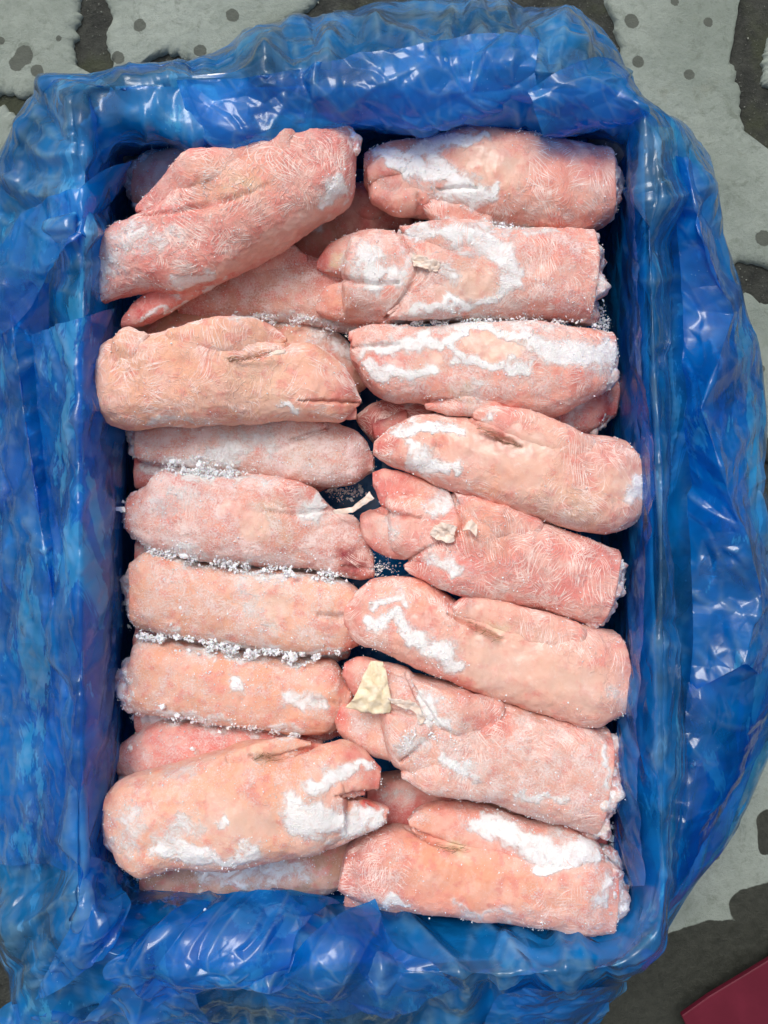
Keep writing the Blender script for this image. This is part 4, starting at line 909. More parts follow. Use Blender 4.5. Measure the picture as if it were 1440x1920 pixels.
# ---- right column
trotter('topmost right trotter with white frost swirls and a wrinkled end', [
  ('foot', [(1134, 286), (1032, 268), (909, 248), (850, 254), (787, 265), (720, 276), (684, 290)], [(1142, 420), (1103, 436), (1051, 437), (994, 433), (890, 424), (830, 412), (777, 402), (716, 390), (684, 350)], 0, -.004, dict(cap1=.12)),
  ('toe', [(790, 330), (740, 330), (700, 332)], [(790, 398), (745, 400), (702, 382)], .008, .004, dict(cap0=.7, cap1=.4)),
  ('hoof', [(770, 288), (720, 292), (690, 312)], [(760, 325), (715, 335), (696, 345)], .022, .014, dict(cap0=.6, cap1=.4)),
  ('dewclaw', [(920, 385), (850, 376), (805, 364), (790, 374)], [(910, 428), (850, 424), (815, 414), (792, 394)], .014, .012, dict(cap0=.7, cap1=.2)),
  cut([(1120, 300), (1140, 300), (1152, 330)], [(1110, 432), (1135, 420), (1153, 390)], lump=.45)],
  .130, 'salmon', [('groove', [(895, 352, 4), (860, 352, 5), (820, 356, 4)], .9), ('groove', [(782, 362, 5), (786, 385, 6), (778, 410, 6)], 1), ('frost', [(700, 290, 14), (790, 278, 12), (850, 262, 12), (920, 262, 9)], .95), ('frost', [(740, 300, 10), (800, 320, 22), (850, 345, 24), (900, 368, 26), (930, 375, 16)], .95), ('frost', [(930, 330, 8), (925, 370, 12)], .9),
   ('frost', [(820, 300, 18)], .8), ('ice', [(905, 300, 38), (960, 320, 30)], .8), ('tan', [(900, 305, 42), (960, 320, 30)], .7), ('rose', [(725, 315, 20)], .8), ('ice', [(728, 312, 13)], .8), ('ice', [(815, 288, 12), (808, 298, 10)], .7),
   ('red', [(800, 380, 14)], .5), ('rose', [(1100, 320, 30)], .4), ('wrinkle', [(1020, 390, 60)], 1.3), ('rose', [(720, 360, 30)], .45)], .55, .6, 20, 2400)
trotter('frosty trotter with two split toes, second down in the right column', [
  ('foot', [(1104, 438), (975, 434), (853, 432), (780, 440), (711, 440), (665, 450)], [(1102, 606), (1000, 601), (800, 604), (740, 606), (690, 604), (650, 600)], 0, 0, dict(cap1=.2)),
  ('toe', [(770, 436), (711, 436), (660, 440), (621, 460), (597, 488)], [(770, 545), (700, 530), (650, 522), (615, 517), (594, 508)], .002, -.008, dict(cap0=.6)),
  ('toe', [(790, 510), (700, 520), (650, 528), (614, 542), (592, 574)], [(790, 606), (720, 607), (660, 604), (620, 600), (596, 588)], .002, -.006, dict(cap0=.6)),
  ('dewclaw', [(910, 420), (853, 420), (800, 426), (750, 434)], [(910, 500), (850, 495), (800, 478), (766, 455)], .009, .010, dict(cap0=.7, cap1=.1)),
  ('dewclaw', [(870, 520), (800, 540), (760, 562), (728, 594)], [(870, 600), (800, 603), (760, 604), (728, 604)], .008, .006, dict(cap0=.7, cap1=.1)),
  cut([(1090, 445), (1108, 450), (1118, 475)], [(1090, 600), (1108, 596), (1117, 560)], lump=.6, sup=2.8)],
  .130, 'salmon', [('groove', [(596, 512, 6), (640, 522, 6), (700, 532, 6), (750, 530, 4)], 1.2), ('groove', [(742, 430, 5), (765, 465, 6), (785, 500, 6), (762, 550, 6), (722, 600, 5)], 1), ('frost', [(770, 438, 10), (860, 440, 16), (940, 465, 22), (965, 510, 18), (930, 560, 14), (840, 578, 12), (760, 590, 12)], .92), ('frost', [(760, 500, 22), (720, 540, 14), (690, 470, 26)], .8),
   ('frost', [(820, 500, 24), (850, 530, 18)], .65), ('ice', [(885, 530, 42), (840, 560, 20)], .85), ('tan', [(885, 530, 44)], .75), ('ice', [(810, 460, 22)], .7), ('rose', [(605, 490, 16)], .7), ('red', [(757, 440, 10)], .3), ('yellow', [(632, 494, 12)], .9),
   ('frost', [(660, 500, 30)], .5), ('rose', [(1060, 560, 40), (1060, 480, 30)], .4), ('peach', [(640, 570, 40)], .5)], .95, .6, 21, 2800)
trotter('trotter with a long white frost band around a bald peach patch', [
  ('foot', [(1144, 628), (1012, 608), (921, 608), (783, 614), (720, 614), (664, 622)], [(1147, 705), (1132, 735), (1095, 754), (1035, 782), (900, 774), (838, 772), (783, 754), (728, 749), (692, 725), (662, 680)], 0, 0, dict(cap1=.15)),
  ('toe', [(760, 608), (700, 610), (655, 622)], [(760, 650), (700, 648), (656, 640)], .010, .004, dict(cap0=.6)),
  ('toe', [(770, 640), (700, 642), (664, 660)], [(770, 752), (728, 746), (684, 715)], .005, -.002, dict(cap0=.6, cap1=.25)),
  ('dewclaw', [(920, 745), (850, 748), (797, 760)], [(930, 782), (850, 780), (800, 768)], .004, .002, dict(cap0=.7, cap1=.1)),
  cut([(1120, 632), (1142, 640), (1149, 655)], [(1120, 740), (1142, 725), (1149, 700)], lump=.3, sup=2.8)],
  .131, 'salmon', [('groove', [(655, 652, 5), (700, 648, 5), (750, 646, 3)], .8), ('groove', [(790, 752, 4), (840, 752, 5), (900, 756, 4)], .6), ('frost', [(680, 668, 14), (720, 650, 16), (790, 640, 18), (830, 640, 16)], .95), ('frost', [(700, 700, 12), (760, 700, 16), (820, 692, 12)], .92), ('frost', [(840, 630, 10), (910, 612, 13), (970, 632, 18), (1010, 655, 22), (1080, 660, 30), (1135, 670, 30)], .98),
   ('frost', [(850, 640, 8), (862, 680, 9), (940, 688, 13), (1000, 690, 15)], .92), ('ice', [(905, 655, 28), (950, 658, 26)], .95), ('tan', [(905, 655, 30), (950, 658, 26)], .9), ('ice', [(815, 680, 20)], .8), ('tan', [(815, 680, 22)], .7), ('red', [(733, 684, 20)], .6), ('ice', [(733, 684, 22)], .7),
   ('rose', [(733, 684, 26)], .7), ('red', [(705, 735, 18)], .35), ('red', [(1080, 715, 22)], .35), ('yellow', [(872, 735, 16)], .5), ('frost', [(900, 728, 18)], .5)], .95, .4, 22, 2400)
trotter('glazed trotter with brown hair in its crease and a cracked rosy end', [
  ('foot', [(1164, 824), (1104, 816), (1012, 792), (939, 786), (860, 784), (797, 777), (740, 798), (704, 828)], [(1216, 935), (1192, 978), (1135, 1000), (1058, 990), (967, 968), (875, 934), (783, 892), (730, 872), (700, 852)], 0, 0, dict(cap0=.06, cap1=.12)),
  ('toe', [(800, 800), (750, 808), (706, 830)], [(800, 880), (750, 874), (704, 852)], .010, .0, dict(cap0=.7, cap1=.1)),
  ('dewclaw', [(1100, 820), (1012, 782), (939, 763), (905, 766), (889, 774)], [(1080, 890), (1000, 852), (950, 836), (912, 812), (890, 790)], .010, .012, dict(cap0=.7, cap1=.2)),
  cut([(1150, 824), (1180, 840), (1205, 875)], [(1165, 990), (1195, 975), (1216, 935)], lump=.5)],
  .134, 'pale', [('groove', [(880, 785, 5), (930, 814, 6), (980, 838, 4)], 1.1), ('frost', [(735, 822, 12), (780, 798, 12), (830, 800, 16), (860, 815, 14)], .95), ('frost', [(760, 840, 12), (800, 868, 16), (850, 880, 14)], .95), ('frost', [(905, 785, 14)], .7), ('frost', [(1205, 920, 22)], .95),
   ('ice', [(870, 840, 40), (950, 850, 50), (1010, 850, 44), (1000, 890, 30)], .95), ('tan', [(940, 860, 60), (1010, 850, 40)], .6), ('ice', [(945, 895, 28)], .95), ('orange', [(940, 895, 32)], .55), ('orange', [(850, 838, 26), (800, 820, 14)], .5),
   ('red', [(718, 838, 18)], .55), ('rose', [(950, 790, 40)], .55), ('wrinkle', [(1090, 920, 90)], 1.5), ('wrinkle', [(1000, 950, 60)], 1.4), ('rose', [(1120, 880, 40)], .45), ('ice', [(1165, 910, 30)], .8), ('tan', [(1165, 912, 32)], .7), ('yellow', [(1060, 960, 60)], .25), ('rose', [(850, 900, 40)], .4)], .5, .8, 23, 2000)
trotter('bright pink vein patterned trotter with round frosted toe, middle right', [
  ('foot', [(1157, 1030), (1084, 1002), (992, 966), (901, 940), (850, 935), (780, 925), (730, 920)], [(1116, 1172), (1061, 1160), (992, 1135), (901, 1118), (830, 1095), (780, 1060), (740, 1040)], 0, 0, dict(cap1=.2)),
  ('toe', [(890, 945), (809, 906), (760, 887), (720, 877), (698, 885)], [(860, 1010), (800, 990), (760, 975), (722, 955), (700, 915)], .003, -.006, dict(cap0=.6, cap1=.2)),
  ('toe', [(840, 960), (765, 962), (715, 948), (682, 962)], [(840, 1062), (762, 1050), (722, 1042), (690, 1020)], .002, -.004, dict(cap0=.6)),
  ('dewclaw', [(1000, 968), (901, 934), (850, 922)], [(985, 1040), (900, 1000), (856, 950)], .009, .006, dict(cap0=.7, cap1=.15)),
  ('dewclaw', [(910, 1030), (820, 1022), (790, 1034), (756, 1056)], [(920, 1126), (850, 1110), (809, 1094), (758, 1068)], .009, .004, dict(cap0=.7, cap1=.15)),
  cut([(1130, 1025), (1158, 1040), (1166, 1080)], [(1105, 1170), (1132, 1160), (1146, 1130)], lump=.6)],
  .129, 'pink', [('groove', [(845, 918, 5), (862, 960, 6), (862, 1000, 6), (800, 1030, 5), (750, 1060, 5)], 1), ('groove', [(690, 948, 6), (740, 965, 6), (790, 972, 4)], 1), ('wrinkle', [(950, 1030, 110), (1080, 1070, 80)], 1.6), ('frost', [(835, 935, 24), (820, 960, 16)], .75), ('frost', [(815, 1040, 14), (850, 1070, 16)], .8), ('ice', [(845, 1055, 20)], .6), ('frost', [(720, 990, 26)], .45), ('peach', [(780, 930, 34)], .6),
   ('red', [(770, 1058, 16)], .5), ('dark', [(770, 960, 14)], .3), ('pale', [(710, 990, 36)], .6), ('rose', [(700, 1060, 20)], .4), ('peach', [(920, 1000, 50)], .5), ('orange', [(880, 960, 30)], .4), ('red', [(760, 905, 22)], .35)], .55, 1.1, 24, 2000)
trotter('glazed pale trotter with frost banded toe below the pink veined one', [
  ('foot', [(1155, 1184), (1120, 1176), (1038, 1160), (947, 1150), (870, 1135), (800, 1092), (736, 1082), (690, 1094), (650, 1132)], [(1180, 1325), (1130, 1354), (1084, 1355), (992, 1327), (901, 1300), (809, 1263), (717, 1222), (670, 1200), (645, 1172)], 0, 0, dict(cap0=.06, cap1=.1)),
  ('toe', [(760, 1110), (710, 1115), (652, 1145)], [(760, 1220), (717, 1215), (650, 1172)], .006, -.002, dict(cap0=.7, cap1=.1)),
  ('dewclaw', [(1080, 1165), (1010, 1143), (947, 1127), (880, 1117), (845, 1132)], [(1060, 1240), (1000, 1220), (930, 1195), (880, 1175), (848, 1150)], .011, .012, dict(cap0=.7, cap1=.15)),
  cut([(1140, 1186), (1162, 1200), (1168, 1240)], [(1130, 1300), (1160, 1290), (1168, 1260)], dz=-.008, lump=.4),
  ('cut_bone', [(1110, 1270), (1150, 1276), (1186, 1288)], [(1110, 1345), (1150, 1342), (1186, 1322)], .006, .004, dict(cap0=.5, cap1=.12, sup=3))],
  .131, 'pale', [('groove', [(840, 1152, 5), (885, 1172, 6), (945, 1200, 4)], 1.1), ('frost', [(690, 1170, 14), (740, 1160, 16), (770, 1190, 18), (830, 1230, 22), (860, 1250, 16)], .92), ('frost', [(740, 1120, 14), (700, 1130, 10)], .7), ('ice', [(920, 1230, 55), (1000, 1260, 60), (1090, 1290, 44)], .95), ('tan', [(920, 1235, 60), (1010, 1265, 60), (1100, 1290, 40)], .55),
   ('ice', [(900, 1150, 30)], .6), ('rose', [(860, 1130, 20)], .6), ('red', [(665, 1160, 16)], .5), ('orange', [(780, 1110, 36)], .5), ('rose', [(790, 1160, 30)], .4), ('ice', [(790, 1150, 26)], .7), ('wrinkle', [(1050, 1190, 80)], 1.4), ('yellow', [(930, 1180, 14)], .5), ('red', [(850, 1285, 30), (780, 1250, 20)], .3),
   ('frost', [(1160, 1310, 16)], .6)], .5, .7, 25, 2000)
trotter('trotter with torn yellow hoof skin and crumpled icy end, lower right', [
  ('foot', [(1139, 1366), (1038, 1342), (947, 1312), (855, 1284), (770, 1262), (720, 1250)], [(1105, 1556), (1038, 1538), (970, 1516), (878, 1489), (800, 1464), (740, 1430)], 0, 0, dict(cap1=.2)),
  ('toe', [(800, 1290), (760, 1250), (708, 1238), (672, 1229), (648, 1240)], [(780, 1370), (740, 1345), (700, 1320), (668, 1305), (646, 1270)], .003, -.004, dict(cap0=.6, cap1=.25)),
  ('toe', [(800, 1340), (720, 1322), (650, 1317), (624, 1328)], [(800, 1440), (754, 1428), (690, 1408), (640, 1380), (622, 1348)], .003, -.006, dict(cap0=.6, cap1=.15)),
  ('dewclaw', [(930, 1308), (855, 1284), (770, 1266)], [(920, 1390), (850, 1370), (800, 1340), (775, 1290)], .009, .006, dict(cap0=.7, cap1=.1)),
  ('dewclaw', [(900, 1420), (830, 1405), (790, 1414), (752, 1434)], [(890, 1494), (830, 1478), (786, 1462), (754, 1444)], .009, .002, dict(cap0=.7, cap1=.1)),
  cut([(1125, 1368), (1148, 1378), (1163, 1420)], [(1100, 1556), (1122, 1550), (1142, 1500)], lump=.7)],
  .130, 'pale', [('groove', [(640, 1312, 7), (700, 1324, 7), (780, 1345, 5)], 1.2), ('groove', [(762, 1264, 5), (785, 1310, 6), (815, 1370, 6), (750, 1432, 5)], 1), ('frost', [(800, 1310, 14), (800, 1350, 14), (840, 1365, 12)], .85), ('frost', [(830, 1430, 18), (880, 1450, 22)], .9), ('frost', [(970, 1495, 12), (1060, 1500, 12)], .7), ('frost', [(760, 1400, 22), (790, 1390, 16)], .6), ('red', [(870, 1310, 24), (930, 1350, 22)], .35),
   ('wrinkle', [(930, 1360, 60), (1090, 1400, 40)], 1.4), ('red', [(632, 1345, 14), (650, 1245, 18)], .45), ('orange', [(800, 1430, 30)], .3), ('peach', [(720, 1380, 50)], .5), ('orange', [(840, 1320, 26)], .4), ('rose', [(1110, 1500, 30)], .3), ('frost', [(1140, 1400, 8), (1130, 1480, 8)], .7)], 1.0, .6, 26, 3000)
trotter('orange tinted trotter with broad frost sheet at the bottom right', [
  ('foot', [(1110, 1574), (1150, 1600), (1040, 1600), (950, 1585), (860, 1575), (800, 1560), (740, 1552), (695, 1558), (650, 1592)], [(1135, 1742), (1080, 1742), (1038, 1735), (947, 1722), (855, 1712), (780, 1704), (717, 1695), (660, 1682), (634, 1668)], 0, 0, dict(cap0=.05, cap1=.12))
    if False else
  ('foot', [(1150, 1612), (1100, 1580), (1040, 1572), (950, 1572), (860, 1568), (800, 1556), (740, 1552), (690, 1560), (652, 1590)], [(1140, 1740), (1095, 1744), (1038, 1735), (947, 1722), (855, 1712), (780, 1704), (717, 1694), (665, 1682), (634, 1665)], 0, 0, dict(cap0=.08, cap1=.08)),
  ('toe', [(760, 1650), (700, 1664), (648, 1676)], [(780, 1706), (710, 1714), (650, 1708)], -.012, -.014, dict(cap0=.6, cap1=.15)),
  ('dewclaw', [(1110, 1572), (1050, 1550), (992, 1542), (924, 1521), (837, 1512), (785, 1521), (766, 1535)], [(1110, 1650), (1000, 1640), (900, 1620), (840, 1592), (800, 1578), (770, 1558)], .009, .008, dict(cap0=.7, cap1=.2)),
  cut([(1115, 1585), (1150, 1606), (1168, 1650)], [(1115, 1742), (1145, 1735), (1166, 1690)], lump=.5)],
  .128, 'salmon', [('groove', [(758, 1548, 5), (815, 1578, 6), (880, 1596, 4)], 1.2), ('frost', [(900, 1535, 20), (960, 1560, 28), (1020, 1590, 32), (1090, 1605, 28)], .98), ('frost', [(1000, 1626, 9), (1060, 1622, 9), (1120, 1616, 9)], .9), ('frost', [(700, 1690, 8), (760, 1698, 7)], .9), ('frost', [(1145, 1650, 14), (1130, 1690, 10)], .75),
   ('orange', [(800, 1620, 50), (880, 1650, 60), (980, 1670, 30)], .75), ('wrinkle', [(700, 1630, 60)], 1.3), ('wrinkle', [(880, 1640, 90)], .1), ('dust', [(870, 1640, 80)], .15), ('rose', [(680, 1620, 40)], .45), ('orange', [(800, 1540, 30)], .5), ('yellow', [(850, 1590, 14)], .8),
   ('frost', [(850, 1710, 12), (950, 1715, 12)], .5), ('peach', [(1060, 1690, 60)], .5)], .8, .5, 27, 2400)

# ---- top layer, left
trotter('large rosy vein patterned trotter lying diagonally on top at upper left', [
  ('foot', [(575, 222), (524, 232), (494, 262), (454, 272), (365, 308), (330, 350), (290, 400), (222, 428), (188, 455), (175, 500), (173, 540)],
           [(668, 258), (668, 320), (658, 377), (600, 415), (543, 452), (480, 490), (414, 526), (341, 548), (290, 545), (235, 552), (195, 570)], .002, -.004, dict(cap0=.12, cap1=.1, rough=1.5, flat=.72)),
  ('toe', [(500, 430), (400, 490), (320, 530), (262, 558), (236, 590)], [(540, 455), (420, 528), (341, 572), (273, 608), (230, 615)], -.014, -.018, dict(cap0=.6, cap1=.1)),
  ('dewclaw', [(470, 290), (420, 300), (365, 312), (303, 347), (264, 392)], [(480, 350), (420, 372), (350, 394), (300, 405), (262, 404)], .006, .001, dict(cap0=.7, cap1=.15)),
  cut([(560, 226), (605, 214), (640, 232), (672, 258)], [(590, 300), (620, 290), (650, 280), (668, 290)], dz=.012, lump=.3, flat=.5),
  ('skin_flap', [(500, 300), (505, 250), (522, 218), (560, 212)], [(560, 310), (560, 270), (575, 245), (600, 224)], .014, .012, dict(cap0=.5, cap1=.2, rough=1.3))],
  .150, 'pink', [('groove', [(262, 402, 5), (340, 394, 6), (430, 374, 6), (505, 345, 5)], .8), ('wrinkle', [(560, 300, 130), (400, 430, 110)], 1.9), ('frost', [(640, 345, 18), (605, 385, 14)], .95), ('frost', [(215, 475, 24), (270, 440, 26), (330, 440, 24)], .55), ('frost', [(185, 525, 14), (200, 500, 14)], .7), ('frost', [(330, 545, 12), (380, 515, 12)], .9),
   ('ice', [(400, 510, 16), (470, 480, 24), (560, 420, 30), (640, 375, 16)], .85), ('pale', [(480, 470, 40), (580, 410, 40)], .5), ('red', [(210, 550, 26)], .4), ('red', [(255, 590, 20)], .7), ('red', [(440, 500, 14)], .4), ('peach', [(400, 340, 50), (480, 330, 40)], .55), ('yellow', [(460, 350, 24)], .35),
   ('rose', [(600, 300, 60)], .4), ('frost', [(255, 608, 5), (340, 574, 5), (430, 525, 5)], .8)], .6, 1.1, 30, 2600)
trotter('smooth wrinkled peach trotter with red tipped toes, second on top left', [
  ('foot', [(186, 670), (215, 640), (284, 630), (369, 613), (432, 602), (490, 640), (557, 645), (598, 650), (640, 678), (665, 715), (680, 748)], [(188, 780), (215, 798), (257, 805), (307, 800), (432, 796), (557, 789), (600, 788), (640, 788), (660, 775), (680, 756)], 0, -.002, dict(cap0=.1, cap1=.06, rough=1.3)),
  ('dewclaw', [(330, 622), (369, 612), (432, 600), (490, 603), (525, 620), (539, 632)], [(350, 670), (420, 680), (470, 672), (510, 656), (538, 642)], .010, .008, dict(cap0=.7, cap1=.2)),
  ('toe', [(540, 745), (600, 752), (668, 764)], [(540, 790), (600, 790), (669, 788)], -.004, -.006, dict(cap0=.6, cap1=.12)),
  ('skin_flap', [(210, 690), (222, 640), (245, 621), (270, 628)], [(262, 700), (272, 670), (280, 645), (284, 634)], .016, .014, dict(cap0=.6, cap1=.3)),
  cut([(200, 650), (182, 690), (173, 720)], [(200, 785), (182, 775), (173, 752)], lump=.3, sup=2.8),
  ('nail', [(500, 656), (518, 650), (532, 650)], [(500, 664), (518, 664), (532, 660)], .0315, .030, dict(mat=MP, cap0=.5, cap1=.5, rough=0, minh=.002))],
  .149, 'peach', [('groove', [(425, 676, 3), (470, 671, 5), (510, 658, 5), (548, 640, 5)], 1), ('groove', [(560, 752, 3), (620, 753, 4), (682, 756, 5)], .9), ('wrinkle', [(270, 700, 100), (420, 690, 90)], 1.5), ('red', [(650, 725, 22), (640, 700, 20)], .6), ('red', [(650, 775, 14)], .5), ('red', [(528, 626, 12)], .65), ('orange', [(460, 625, 40)], .35), ('rose', [(640, 730, 36)], .4), ('pale', [(560, 740, 60)], .4), ('ice', [(500, 765, 22), (560, 765, 22)], .7),
   ('frost', [(530, 752, 7), (565, 760, 6)], .8), ('frost', [(300, 785, 14), (400, 790, 8)], .5), ('tan', [(480, 700, 60), (530, 760, 30)], .5), ('wrinkle', [(580, 690, 30)], .3), ('frost', [(628, 662, 4), (645, 680, 4)], .8)], .22, 1.0, 31, 800)
trotter('big trotter with thick white frost on its toes at lower left', [
  ('foot', [(205, 1485), (240, 1456), (321, 1438), (402, 1412), (482, 1392), (545, 1400), (603, 1398), (643, 1392), (683, 1408), (708, 1440), (700, 1475)], [(218, 1585), (238, 1618), (281, 1640), (341, 1620), (442, 1620), (542, 1600), (620, 1583), (663, 1571), (690, 1556), (722, 1542), (728, 1520)], 0, 0, dict(cap0=.12, cap1=.03))
    if False else
  ('foot', [(208, 1480), (240, 1456), (321, 1438), (402, 1412), (482, 1392), (545, 1402), (603, 1402), (640, 1420)], [(218, 1588), (240, 1618), (281, 1636), (341, 1620), (442, 1621), (542, 1600), (600, 1590), (650, 1560)], 0, 0, dict(cap0=.14, cap1=.1)),
  ('toe', [(540, 1402), (603, 1398), (643, 1391), (683, 1407), (712, 1440)], [(560, 1500), (610, 1500), (643, 1498), (680, 1492), (706, 1478)], .006, .002, dict(cap0=.6, cap1=.1)),
  ('toe', [(560, 1490), (620, 1495), (670, 1495), (700, 1505), (728, 1514)], [(560, 1597), (620, 1584), (663, 1570), (700, 1556), (724, 1540)], .003, -.002, dict(cap0=.6, cap1=.08)),
  ('dewclaw', [(430, 1404), (482, 1388), (542, 1380), (585, 1386)], [(440, 1440), (500, 1430), (550, 1414), (587, 1396)], .014, .008, dict(cap0=.7, cap1=.15)),
  cut([(225, 1472), (203, 1490), (196, 1510)], [(230, 1600), (212, 1585), (198, 1550)], lump=.2, sup=2.6),
  ('ice_lump', [(236, 1612), (262, 1622), (285, 1620)], [(238, 1626), (262, 1646), (284, 1646)], .004, .004, dict(mat=MI, rough=0, cap0=.5, cap1=.3))],
  .146, 'peach', [('groove', [(468, 1418, 4), (525, 1419, 5), (592, 1398, 5)], 1), ('groove', [(630, 1494, 5), (660, 1492, 6), (720, 1486, 7)], 1.2), ('frost', [(590, 1470, 20), (640, 1455, 16), (690, 1440, 10)], .92), ('frost', [(560, 1530, 34), (620, 1540, 34), (680, 1545, 24), (718, 1530, 14)], .98), ('frost', [(480, 1590, 16), (420, 1612, 12), (340, 1600, 22), (310, 1580, 20)], .85), ('frost', [(250, 1540, 34), (240, 1580, 26)], .55),
   ('frost', [(360, 1540, 24), (320, 1570, 24)], .6), ('ice', [(430, 1530, 50), (480, 1545, 34)], .95), ('tan', [(440, 1530, 56)], .7), ('frost', [(412, 1550, 7)], 1.), ('ice', [(660, 1445, 24)], .7), ('rose', [(665, 1450, 24)], .75), ('red', [(660, 1415, 22), (690, 1425, 14)], .65), ('red', [(700, 1515, 16)], .7),
   ('red', [(580, 1392, 12)], .6), ('orange', [(480, 1450, 60), (560, 1440, 40)], .5), ('yellow', [(490, 1415, 20)], .3), ('rose', [(640, 1510, 22)], .4), ('frost', [(330, 1460, 40)], .35)], .75, .25, 32, 2800)

# ------------------------------------------------------------------ shreds, hair, ice
def shred(label, rows, mat, name, cat, amp=.0012, seed=0, th=.0012):
    R = np.array([[pw(x, y, h) for x, y, h in r] for r in rows]); c = R.reshape(-1, 3).mean(0)
    A = cr_param(R, np.linspace(0, len(rows)-1, 34)); G = cr_param(np.swapaxes(A, 0, 1), np.linspace(0, R.shape[1]-1, 34)).swapaxes(0, 1)
    V = G.reshape(-1, 3); e = fbm(V*120, seed, 3); V[:, 2] += amp*e*1.6; V[:, :2] += (amp*.8*np.stack([perlin(V*200, 5), perlin(V*200, 6)], 1))
    o = link_mesh(name, V-c, grid_faces(34, 34), mat, None); o.location = c
    s = o.modifiers.new('thick', 'SOLIDIFY'); s.thickness = th; s.offset = 0
    tag(o, label, cat); return o
shred('torn pale yellow hoof skin sheet lying on the split toes, lower right', [[(696, 1238, .158), (706, 1240, .158), (716, 1240, .158)], [(682, 1268, .163), (704, 1266, .165), (726, 1272, .163)],
       [(664, 1305, .166), (700, 1302, .169), (732, 1304, .166)], [(650, 1326, .163), (694, 1338, .166), (732, 1336, .164)]], MY, 'torn_skin', 'skin scrap', .0016, 1)
shred('thin whitish skin strip trailing from the yellow skin sheet', [[(728, 1306, .168), (732, 1318, .168)], [(752, 1312, .169), (754, 1328, .168)], [(780, 1318, .168), (778, 1336, .167)], [(798, 1350, .167), (788, 1360, .166)]], MP, 'torn_skin', 'skin scrap', .0016, 2)
shred('narrow pale skin strip bridging the dark hole in the pile centre', [[(626, 956, .142), (628, 964, .142)], [(655, 952, .146), (658, 961, .146)], [(676, 938, .150), (682, 948, .150)], [(694, 922, .152), (702, 934, .152)]], MP, 'torn_skin', 'skin scrap', .0012, 3)
shred('small square skin tag on the pink vein patterned trotter', [[(872, 984, .167), (884, 976, .168), (896, 986, .168)], [(868, 996, .168), (880, 994, .170), (892, 1006, .168)]], MP, 'torn_skin', 'skin scrap', .001, 4)
shred('ragged pale skin scrap left of the small square skin tag', [[(815, 985, .163), (835, 980, .165), (858, 988, .165)], [(808, 1000, .162), (832, 1000, .164), (850, 1006, .164)], [(820, 1012, .162), (838, 1016, .163), (852, 1014, .163)]], MP, 'torn_skin', 'skin scrap', .002, 5)
shred('ragged tan skin scrap in the crease of the split toed trotter', [[(772, 476, .163), (800, 484, .164), (826, 492, .163)], [(776, 500, .163), (800, 505, .164), (822, 508, .163)]], MP, 'torn_skin', 'skin scrap', .002, 6)

def hairs(label, pts, n, zz, length, seed):
    rs = np.random.RandomState(seed); C = catmull(pts, n); V = []; F = []
    t = C[-1]-C[0]; ang0 = math.atan2(t[1], t[0])
    for (x, y) in C:
        a = ang0+rs.normal(0, .5); L = length*rs.uniform(.5, 1.3); p = np.array([x+rs.normal(0, 3), y+rs.normal(0, 3)]); b = len(V); bend = rs.normal(0, .35)
        for k in range(5):
            q = p+np.array([math.cos(a+bend*k/4), math.sin(a+bend*k/4)])*L*(k/4-.5); w = .9*(1-k/5)
            z = zz+.0006*rs.rand()+.0012*math.sin(k*.8)
            V += [pw(q[0]-w*.4, q[1]-w*.4, z), pw(q[0]+w*.4, q[1]+w*.4, z), pw(q[0], q[1], z+.0006)]
        for k in range(4):
            i = b+k*3
            for s in range(3): F.append((i+s, i+(s+1) % 3, i+3+(s+1) % 3, i+3+s))
    o = link_mesh('hair_tuft', V, F, MH); tag(o, label, 'hair', kind='stuff'); return o
hairs('brown bristles in the crease of the glazed trotter with a cracked end', [(902, 802), (930, 818), (960, 834), (975, 840)], 90, .1655, 22, 1)
hairs('brown bristles in the crease of the glazed pale trotter', [(880, 1170), (910, 1185), (940, 1198)], 60, .1625, 18, 2)
hairs('yellow brown bristles in the crease of the orange tinted trotter', [(820, 1585), (850, 1592), (875, 1590)], 50, .158, 14, 3)
hairs('thin dark bristles in the crease of the big frosty trotter', [(478, 1420), (500, 1418), (520, 1422)], 50, .176, 14, 4)
hairs('short bristles in the crease of the smooth peach trotter', [(430, 672), (470, 672), (510, 660)], 50, .1805, 12, 5)

def crumbs(label, chain, z, n, seed, big=.0032, spread=1.0, bank=False):
    n = int(n*1.2); rs = np.random.RandomState(seed); C = catmull([(x, y) for x, y, r in chain], 60); R = np.interp(np.linspace(0, 1, 60), np.linspace(0, 1, len(chain)), [c[2] for c in chain])
    k = rs.randint(0, 60, n); p = C[k]+rs.normal(0, .74, (n, 2))*R[k][:, None]*spread
    dens = perlin(np.c_[p/26., np.zeros(n)], seed); ok = dens > -.12; p = p[ok]
    sz = .00035+big*.8*rs.rand(len(p))**4.5
    d = np.linalg.norm(p-C[k][ok], axis=1)/R[k][ok]
    zc = z+.0032*np.exp(-d*d)-.003+rs.normal(0, .0014, len(p))
    cs = np.array([pw(x, y, q) for (x, y), q in zip(p, zc)])
    o = chunk_mesh('ice_crumbs', cs, sz, MI, None, seed, .8); tag(o, label, 'ice', kind='stuff')
    if bank:
        A = [(x+.5, y-r*.42) for x, y, r in chain]; B = [(x-.5, y+r*.42) for x, y, r in chain]
        T, TN, tn, tm, sg = tube(A, B, z-.004, z-.004, flat=.7, cap0=1, cap1=1, rough=0, seed=seed, lump=0)
        q = T*1.0; T = T+TN*(.0022*perlin(q*150, 3)+.0016*np.abs(perlin(q*420, 5))+.0055*perlin(q*55, 7)-.0016)[:, None]
        T[:, 2] -= .0012
        link_mesh('ice_bank', T, grid_faces(tn, tm, True)[:, ::-1] if sg > 0 else grid_faces(tn, tm, True), MI, o)['kind'] = 'stuff'
